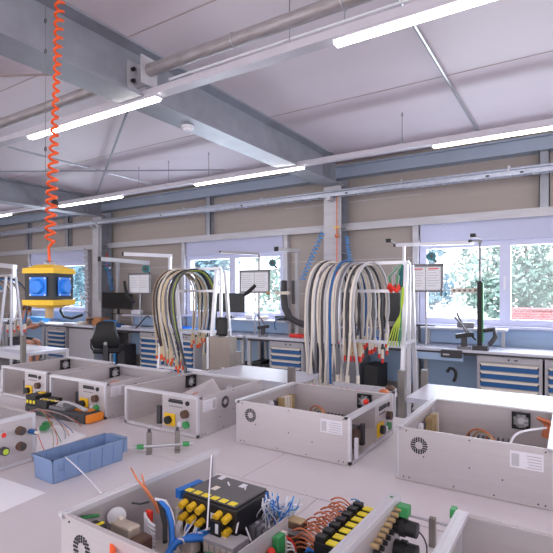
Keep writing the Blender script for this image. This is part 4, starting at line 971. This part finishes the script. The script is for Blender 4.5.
# big black power block with yellow relays
K = Vector((FL(186, 478, 1.09).x, FL(186, 478, 1.09).y, 0)); K2 = FL(258, 486, 1.09)
q = [FL(207, 479, 1.09), FL(264, 489, 1.09), FL(240, 506, 1.09), FL(196, 494, 1.09)]
cx = sum(v.x for v in q)/4; cy = sum(v.y for v in q)/4
hx, hy = .068, .088
pb = fbox('power_block', cx-hx, cy-hy, .02, cx+hx, cy+hy, .168, 'black', bev=.004)
fbox('top_cover', cx-hx+.006, cy-hy+.008, .168, cx+hx-.004, cy+hy-.004, .174, 'graphite', pb)
for i in range(6):
    y = cy+hy-.014-i*.028
    fbox('yellow_label', cx-hx+.004, y-.010, .1742, cx-hx+.022, y+.010, .176, 'brightyellow' , pb, .001)
    if i == 3: continue
    for z, dx in ((.150, .008), (.118, .010)):
        MB().cyl((cx-hx-dx-.012, y, z-.004), (cx-hx+.0, y, z), .0088, 12).build('yellow_plug', 'yellow', pb)
    for w in (-.005, 0, .005):
        MB().tube(bez((cx-hx-.02, y+w, .11), (cx-hx-.04, y+w, .09), (cx-hx-.035, y-.01+w, .07), (cx-hx-.03, y-.03+w*3, .04), 8), .0022, 6).build('wire', random.choice(('white', 'white', 'white', 'blue')), pb)
for (xx, yy) in ((-.02, .02), (.03, -.03), (.04, .05)): fbox('sticker', cx+xx, cy+yy, .1742, cx+xx+.022, cy+yy+.016, .1752, 'white' if xx > 0 else 'cream', pb, .0004)
for (yy, zz) in ((-.02, .13), (-.06, .05), (.0, .06)): fbox('sticker', cx-hx-.0012, cy+yy-.01, zz, cx-hx-.0002, cy+yy+.012, zz+.015, 'white', pb, .0002)
# white strips crossing over the block
for p0, p1 in (((211.5, 455, 1.16), (207, 530, 1.06)), ((228, 482, 1.10), (251, 541, 1.02)), ((246, 485, 1.10), (236, 533, 1.05)), ((257, 489, 1.08), (262, 515, 1.03)), ((204, 507, 1.05), (181, 540, 1.02))):
    MB().bar(FL(*p0), FL(*p1), .0035, .002).build('white_strip', 'white', F_)
# light grey terminal block with black module
p = FL(226, 537, 1.03)
tb_ = fbox('terminal_block', p.x-.03, p.y-.045, .02, p.x+.03, p.y+.045, p.z, 'lightgrey'); fbox('black_module', p.x-.012, p.y+.008, p.z, p.x+.012, p.y+.04, p.z+.035, 'black', tb_); fbox('module_label', p.x-.0135, p.y+.013, p.z+.008, p.x-.0122, p.y+.022, p.z+.03, 'paper', tb_, .0003)
for i in range(5): fbox('key', p.x-.0312, p.y-.04+i*.017, p.z-.03, p.x-.0302, p.y-.028+i*.017, p.z-.01, 'cream', tb_, .0003)
fbox('cream_connector', p.x-.05, p.y+.06, .02, p.x-.02, p.y+.09, p.z-.005, 'cream'); fbox('dark_relay', p.x-.07, p.y-.02, .01, p.x-.035, p.y+.05, p.z-.03, 'black')
fbox('green_connector', p.x-.075, p.y-.01, p.z-.03, p.x-.05, p.y+.01, p.z-.012, 'green')
# blue corrugated conduit bundle
for i in range(4):
    o = i*3
    MB().tube([FL(166, 556, 1.0), FL(176, 543-o*.3, 1.02), FL(190, 537+o*.3, 1.03), FL(204+o, 534+o*.4, 1.02), FL(212+o, 545, .98)], .007-.001*(i % 2), 8).build('blue_hose', 'blue', F_)
for i in range(8):
    MB().tube(bez(FL(170+i*5, 552-i*2, .99), FL(176+i*4, 530, 1.04), FL(190+i*3, 540-i*3, 1.05), FL(182+i*7, 548-i*1.5, .99), 8), .0024, 6).build('wire', ('white', 'airblue', 'white', 'cream')[i % 4], F_)
# divider plate
dx = FL(286, 517, 1.10)
dp = MB().box(.02, dx.y-.002, .004, dx.x+.006, dx.y+.0, dx.z).build('divider_plate', 'sheet', F_)
y = dx.y
# grey terminal rows behind the divider plus the wires rising from them
r0 = [FL(252+i*5.0, 513+i*1.5, 1.04) for i in range(7)]
for i, p in enumerate(r0):
    tr_ = fbox('terminal', p.x-.05, y+.02+(6-i)*.017, .02, p.x-.05+.10, y+.034+(6-i)*.017, .115, 'midgrey', bev=.001)
    for kx in (-.03, 0, .03): MB().cyl((p.x+kx, y+.027+(6-i)*.017, .115), (p.x+kx, y+.027+(6-i)*.017, .118), .005, 8).build('terminal_screw', 'lightgrey', tr_)
rnd = random.Random(11)
for i in range(46):
    u = rnd.random(); bx = r0[3].x+rnd.uniform(-.04, .05); by = y+.03+.10*u
    top = FL(262+rnd.uniform(0, 18)+24*(i % 2), 493+rnd.uniform(-3, 10)+6*(i % 2), 1.12+rnd.uniform(-.01,.02))
    b0 = Vector((bx, by, .115))
    tip = Vector((min(top.x, .50), top.y, top.z))
    MB().tube(bez(b0, b0+Vector((.005, 0, .03)), tip+Vector((-.01, rnd.uniform(-.005, .005), -.02)), tip, 7), .0017, 5).build('wire', rnd.choice(('white', 'blue', 'white', 'airblue', 'white')), F_)
# beige relay and green connector on the divider
p = FL(297, 520, 1.08); rl = fbox('relay', p.x-.018, p.y-.02, .05, p.x+.012, p.y+.02, p.z, 'brown'); fbox('relay_top', p.x-.017, p.y-.019, p.z, p.x+.011, p.y+.019, p.z+.003, 'tan', rl)
p = L(F_, at(276, 540, X=FW((0, y, 0)).x)); gc = fbox('green_terminal', p.x-.028, y-.018, p.z-.035, p.x+.0, y-.003, p.z+.022, 'green'); 
for i in range(5): fbox('terminal_slot', p.x+.001, y-.016, p.z-.03+i*.011, p.x+.01, y-.004, p.z-.023+i*.011, 'cream', gc, .0008)
for i in range(4): MB().tube(bez((p.x+.008, y-.014, p.z-.02+i*.01), (p.x+.03, y-.04, p.z-.01), (p.x+.02, y-.03, p.z-.04), (p.x+.015, y-.02, p.z-.09), 8), .0024, 6).build('wire', ('white', 'cream', 'white', 'red')[i], F_)
MB().ball((p.x-.045, y-.012, p.z-.0), .009).build('red_knob', 'red', F_)
MB().bar(FL(286, 529, 1.06), FL(333, 545, 1.06), .008, .012).build('din_rail', 'steel', F_)
# curved grey, black and blue leads between divider and contactors
for i in range(15):
    x = .10+i*.022
    m = ('midgrey', 'black', 'blue', 'darkgrey', 'airblue', 'midgrey')[i % 6]
    MB().tube([(x, y-.03, .02), (x+.004, y-.035, .09), (x+.01, y-.055, .122), (x+.014, y-.085, .118), (x+.016, y-.105, .07), (x+.016, y-.11, .02)], .0052, 7).build('lead', m, F_)
for i in range(14):
    x = .30+i*.014
    MB().tube(bez((x, y-.10, .10), (x, y-.11, .15), (x+.03, y-.07, .16), (min(x+.02+rnd.uniform(0, .05), .5), y-.05-rnd.uniform(0, .03), .15), 7), .0016, 5).build('wire', rnd.choice(('airblue', 'white', 'drawer')), F_)
# yellow-black contactor row along the control panel, with copper leads
n_c = 7
ca = FL(344, 527, 1.10); cb = FL(376, 499, 1.10)
for i in range(n_c):
    u = i/(n_c-1); x = ca.x-.03+(cb.x-ca.x+.02)*u+.0; yy = .075
    cc = fbox('contactor', x-.011, yy-.022, .02, x+.011, yy+.03, .152, 'black', bev=.001)
    fbox('yellow_top', x-.009, yy-.02, .1525, x+.009, yy+.003, .156, 'brightyellow', cc, .0006)
    fbox('black_top', x-.009, yy+.006, .1525, x+.009, yy+.028, .164, 'black', cc, .001)
    for j in range(5):
        z = .150-j*.010
        MB().tube(bez((x-.004+j*.004, yy+.03, z), (x, yy+.05, z+.012), (x+.01, yy+.07, z+.018), (x+.004, yy+.09+rnd.uniform(-.01, .01), z), 7), .0021, 6).build('copper_lead', 'copper', cc)
# control panel of F: sockets outside, terminal rows
def FP(px, py): v = L(F_, at(px, py, X=-.368)); return v.x, v.z
for px, py in ((402, 512), (402, 533)):
    x, z = FP(px, py); x = min(x, .475); b = roundsock(F_, x, z, .0185, 'black', 'darkgrey', .05, 'round_socket')
    MB().tube([(x, -.012, z), (x, -.024, z)], .0215, 20).build('collar', 'black', b)
    MB().tube(bez((x+.01, -.05, z-.006), (x+.03, -.07, z-.03), (x+.03, -.07, z-.08), (x+.0, -.05, z-.09), 10), .0018, 6).build('tether', 'darkgrey', b)
x, z = FP(404, 503); gg = fbox('green_module', .468, -.030, .155, .494, -.003, .180, 'green', bev=.002)
for r in range(2):
    for i in range(8):
        px = 396-i*3.1-r*0; py = 508+i*5.2+r*7
        x, z = FP(px-(2 if r else 4), py); MB().cyl((x, -.014, z), (x, .002, z), .0055, 10).build('terminal_pin', 'black' if r else 'tan', F_)
# rail with green marker dot on F, right stub post and bars between F and G
MB().box(.478, .010, .1915, .484, .016, .1925).build('marker_dot', 'green', F_)
ps = at(432.5, 546, Z=TZt+.001)
pr_ = thing('aluminium_guard', 'low aluminium bar frame between the two foreground enclosures', 'frame', (ps.x, ps.y, TZt+.001))
MB().box(-.008, -.008, 0, .008, .008, .075).build('post', 'aludark', pr_)
MB().cyl((-.085, -.0, .066), (-.009, 0, .066), .004, 10).build('bar', 'steel', pr_); MB().cyl((.009, 0, .066), (.075, 0, .066), .004, 10).build('bar', 'steel', pr_)
g_ = L(G_, at(458, 512, Z=1.10)); MB().box(g_.x-.012, .532, .165, g_.x+.012, .545, .187, bev=.002).build('green_connector', 'green', G_)
MB().cyl(L(G_, at(515, 529, Z=1.085))+Vector((0,0,0)), L(G_, at(515, 532, Z=1.085))+Vector((-.01,0,0)), .004).build('screw', 'copper', G_)
# ================================================================== YELLOW SOCKET BOX ON THE ORANGE COIL
pd = 3.08
pc = Vector((0,0,EYE)) + Vector(((49.5-CX)/F_PX*c_-s_, (49.5-CX)/F_PX*s_+c_, 0))*pd
zt = EYE+(291-268)/F_PX*pd; zb = EYE-(304-291)/F_PX*pd
sb = thing('socket_pendant', 'yellow and black hanging socket box with blue sockets', 'socket box', (pc.x, pc.y, zb), math.atan2(-pc.x, pc.y)+R(53))
H_s = zt-zb; a = .105
MB().box(-a+.004, -a+.004, .03, a-.004, a-.004, H_s-.035).build('body', 'black', sb)
def cap(z0, z1, r0, r1, name):
    return MB().add([(-r0,-r0,z0),(r0,-r0,z0),(r0,r0,z0),(-r0,r0,z0),(-r1,-r1,z1),(r1,-r1,z1),(r1,r1,z1),(-r1,r1,z1)], [(0,3,2,1),(4,5,6,7),(0,1,5,4),(1,2,6,5),(2,3,7,6),(3,0,4,7)]).build(name, 'yellow', sb)
cap(H_s-.038, H_s-.005, a+.008, a+.004, 'top_cover'); cap(H_s-.005, H_s+.02, a-.006, a*.5, 'top_cover')
cap(-.005, .028, a+.004, a+.008, 'bottom_cover'); cap(-.025, -.005, a*.45, a-.004, 'bottom_cover')
for k in range(4):
    T = Matrix.Rotation(PI/2*k, 4, 'Z')
    zc = H_s*.48
    so = MB().box(-.060, -a-.008, zc-.060, .060, -a+.003, zc+.060, T, bev=.004).build('socket', 'socketblue', sb)
    MB().tube([(0,-a-.009,zc), (0,-a-.02,zc), (0,-a-.028,zc)], [.048, .046, .038], 20, T).build('socket_lid', 'socketblue', so)
    for sx in (-1, 1):
        for sz in (-1, 1): MB().cyl((sx*.052, -a-.0095, zc+sz*.052), (sx*.052, -a-.008, zc+sz*.052), .006, 10, T).build('screw', 'white', so)
MB().cyl((0,0,-.09), (0,0,-.02), .026, 14).build('air_outlet', 'tan', sb)
MB().tube([(0,0,H_s+.02), (0,0,H_s+.035)], [.04, .03], 14).build('cable_gland', 'lightgrey', sb)
MB().tube([(-.03,-.02,H_s+.018), (-.035,0,H_s+.045), (.035,0,H_s+.045), (.03,.02,H_s+.018)], .005).build('hanger', 'steel', sb)
top = Vector((pc.x, pc.y, zt+.035))
c1 = at(50, 246, Y=pc.y); c1.x = pc.x+.005; c2 = Vector((pc.x+.065, pc.y+.04, ZC-.012))
oc_ = thing('coiled_hose', 'long orange coiled cable hanging from the ceiling to the yellow socket box', 'cable', tuple(top))
zl = EYE+(291-243)/F_PX*pd
base = Vector((pc.x+.005, pc.y, zl)); 
n = 31; pts = []
for i in range(n*12+1):
    u = i/(n*12); w = 2*PI*n*u; Rr = .026+.006*math.sin(u*9)-.008*u
    cxy = base.lerp(c2, u); pts.append(cxy - top + Vector((math.cos(w)*Rr, math.sin(w)*Rr, 0)))
MB().tube(pts, .0088, 7).build('coil', 'orange', oc_)
MB().tube([(0,0,-.02), (-.004,0,.05), (-.01,0,.10), pts[0]], .009).build('straight_end', 'orange', oc_)
MB().cyl(c2-top, c2-top+Vector((0,0,.010)), .03).build('ceiling_rose', 'white', oc_)
sc = thing('support_chain', 'thin steel chain with rings beside the orange coiled cable', 'chain', (pc.x-.045, pc.y, zt))
MB().cyl((.03,0,.03), (0,0,.5), .002, 6).cyl((0,0,.5), (0,0,ZC-zt-.003), .002, 6).build('wire', 'midgrey', sc)
for zz in (1.62, 1.42, .78): MB().tube([(.010*math.cos(w), 0, zz+.014*math.sin(w)) for w in [k*PI/6 for k in range(13)]], .003, 6).build('ring', 'darkgrey', sc)
bl = thing('cable_balancer', 'small black balancer hanging behind the orange coiled cable', 'balancer', (pc.x-.035, pc.y+.06, EYE+(291-206)/F_PX*pd))
MB().ball((0,0,.03), .022, sc=(1,1,1.2)).build('body', 'black', bl)
# ================================================================== LIGHT
wd = bpy.data.worlds.new('world'); S.world = wd; wd.use_nodes = True; nt = wd.node_tree; bg = nt.nodes['Background']
tcw = nt.nodes.new('ShaderNodeTexCoord'); sx = nt.nodes.new('ShaderNodeSeparateXYZ'); rp = nt.nodes.new('ShaderNodeValToRGB')
nt.links.new(tcw.outputs['Generated'], sx.inputs[0]); nt.links.new(sx.outputs['Z'], rp.inputs['Fac']); nt.links.new(rp.outputs['Color'], bg.inputs['Color'])
rp.color_ramp.elements[0].position = 0; rp.color_ramp.elements[0].color = (.96, .93, .97, 1); rp.color_ramp.elements[1].position = .6; rp.color_ramp.elements[1].color = (.78, .86, 1.0, 1)
bg.inputs['Strength'].default_value = 1.35
sl = bpy.data.lights.new('sun', 'SUN'); sl.energy = 3.2; sl.angle = R(2); sl.color = (1, .96, .9); so = bpy.data.objects.new('sun', sl); C.objects.link(so); so.rotation_euler = (R(38), 0, R(12))
# daylight portals of the windows and soft light of the tube rows
for a_, b_ in WIN:
    l = bpy.data.lights.new('window_light', 'AREA'); l.shape = 'RECTANGLE'; l.size = b_-a_; l.size_y = 1.2; l.energy = 60; l.color = (.85, .92, 1)
    o = bpy.data.objects.new('window_light', l); C.objects.link(o); o.location = ((a_+b_)/2, YW+.22, 1.75); o.rotation_euler = (R(-90), 0, 0)
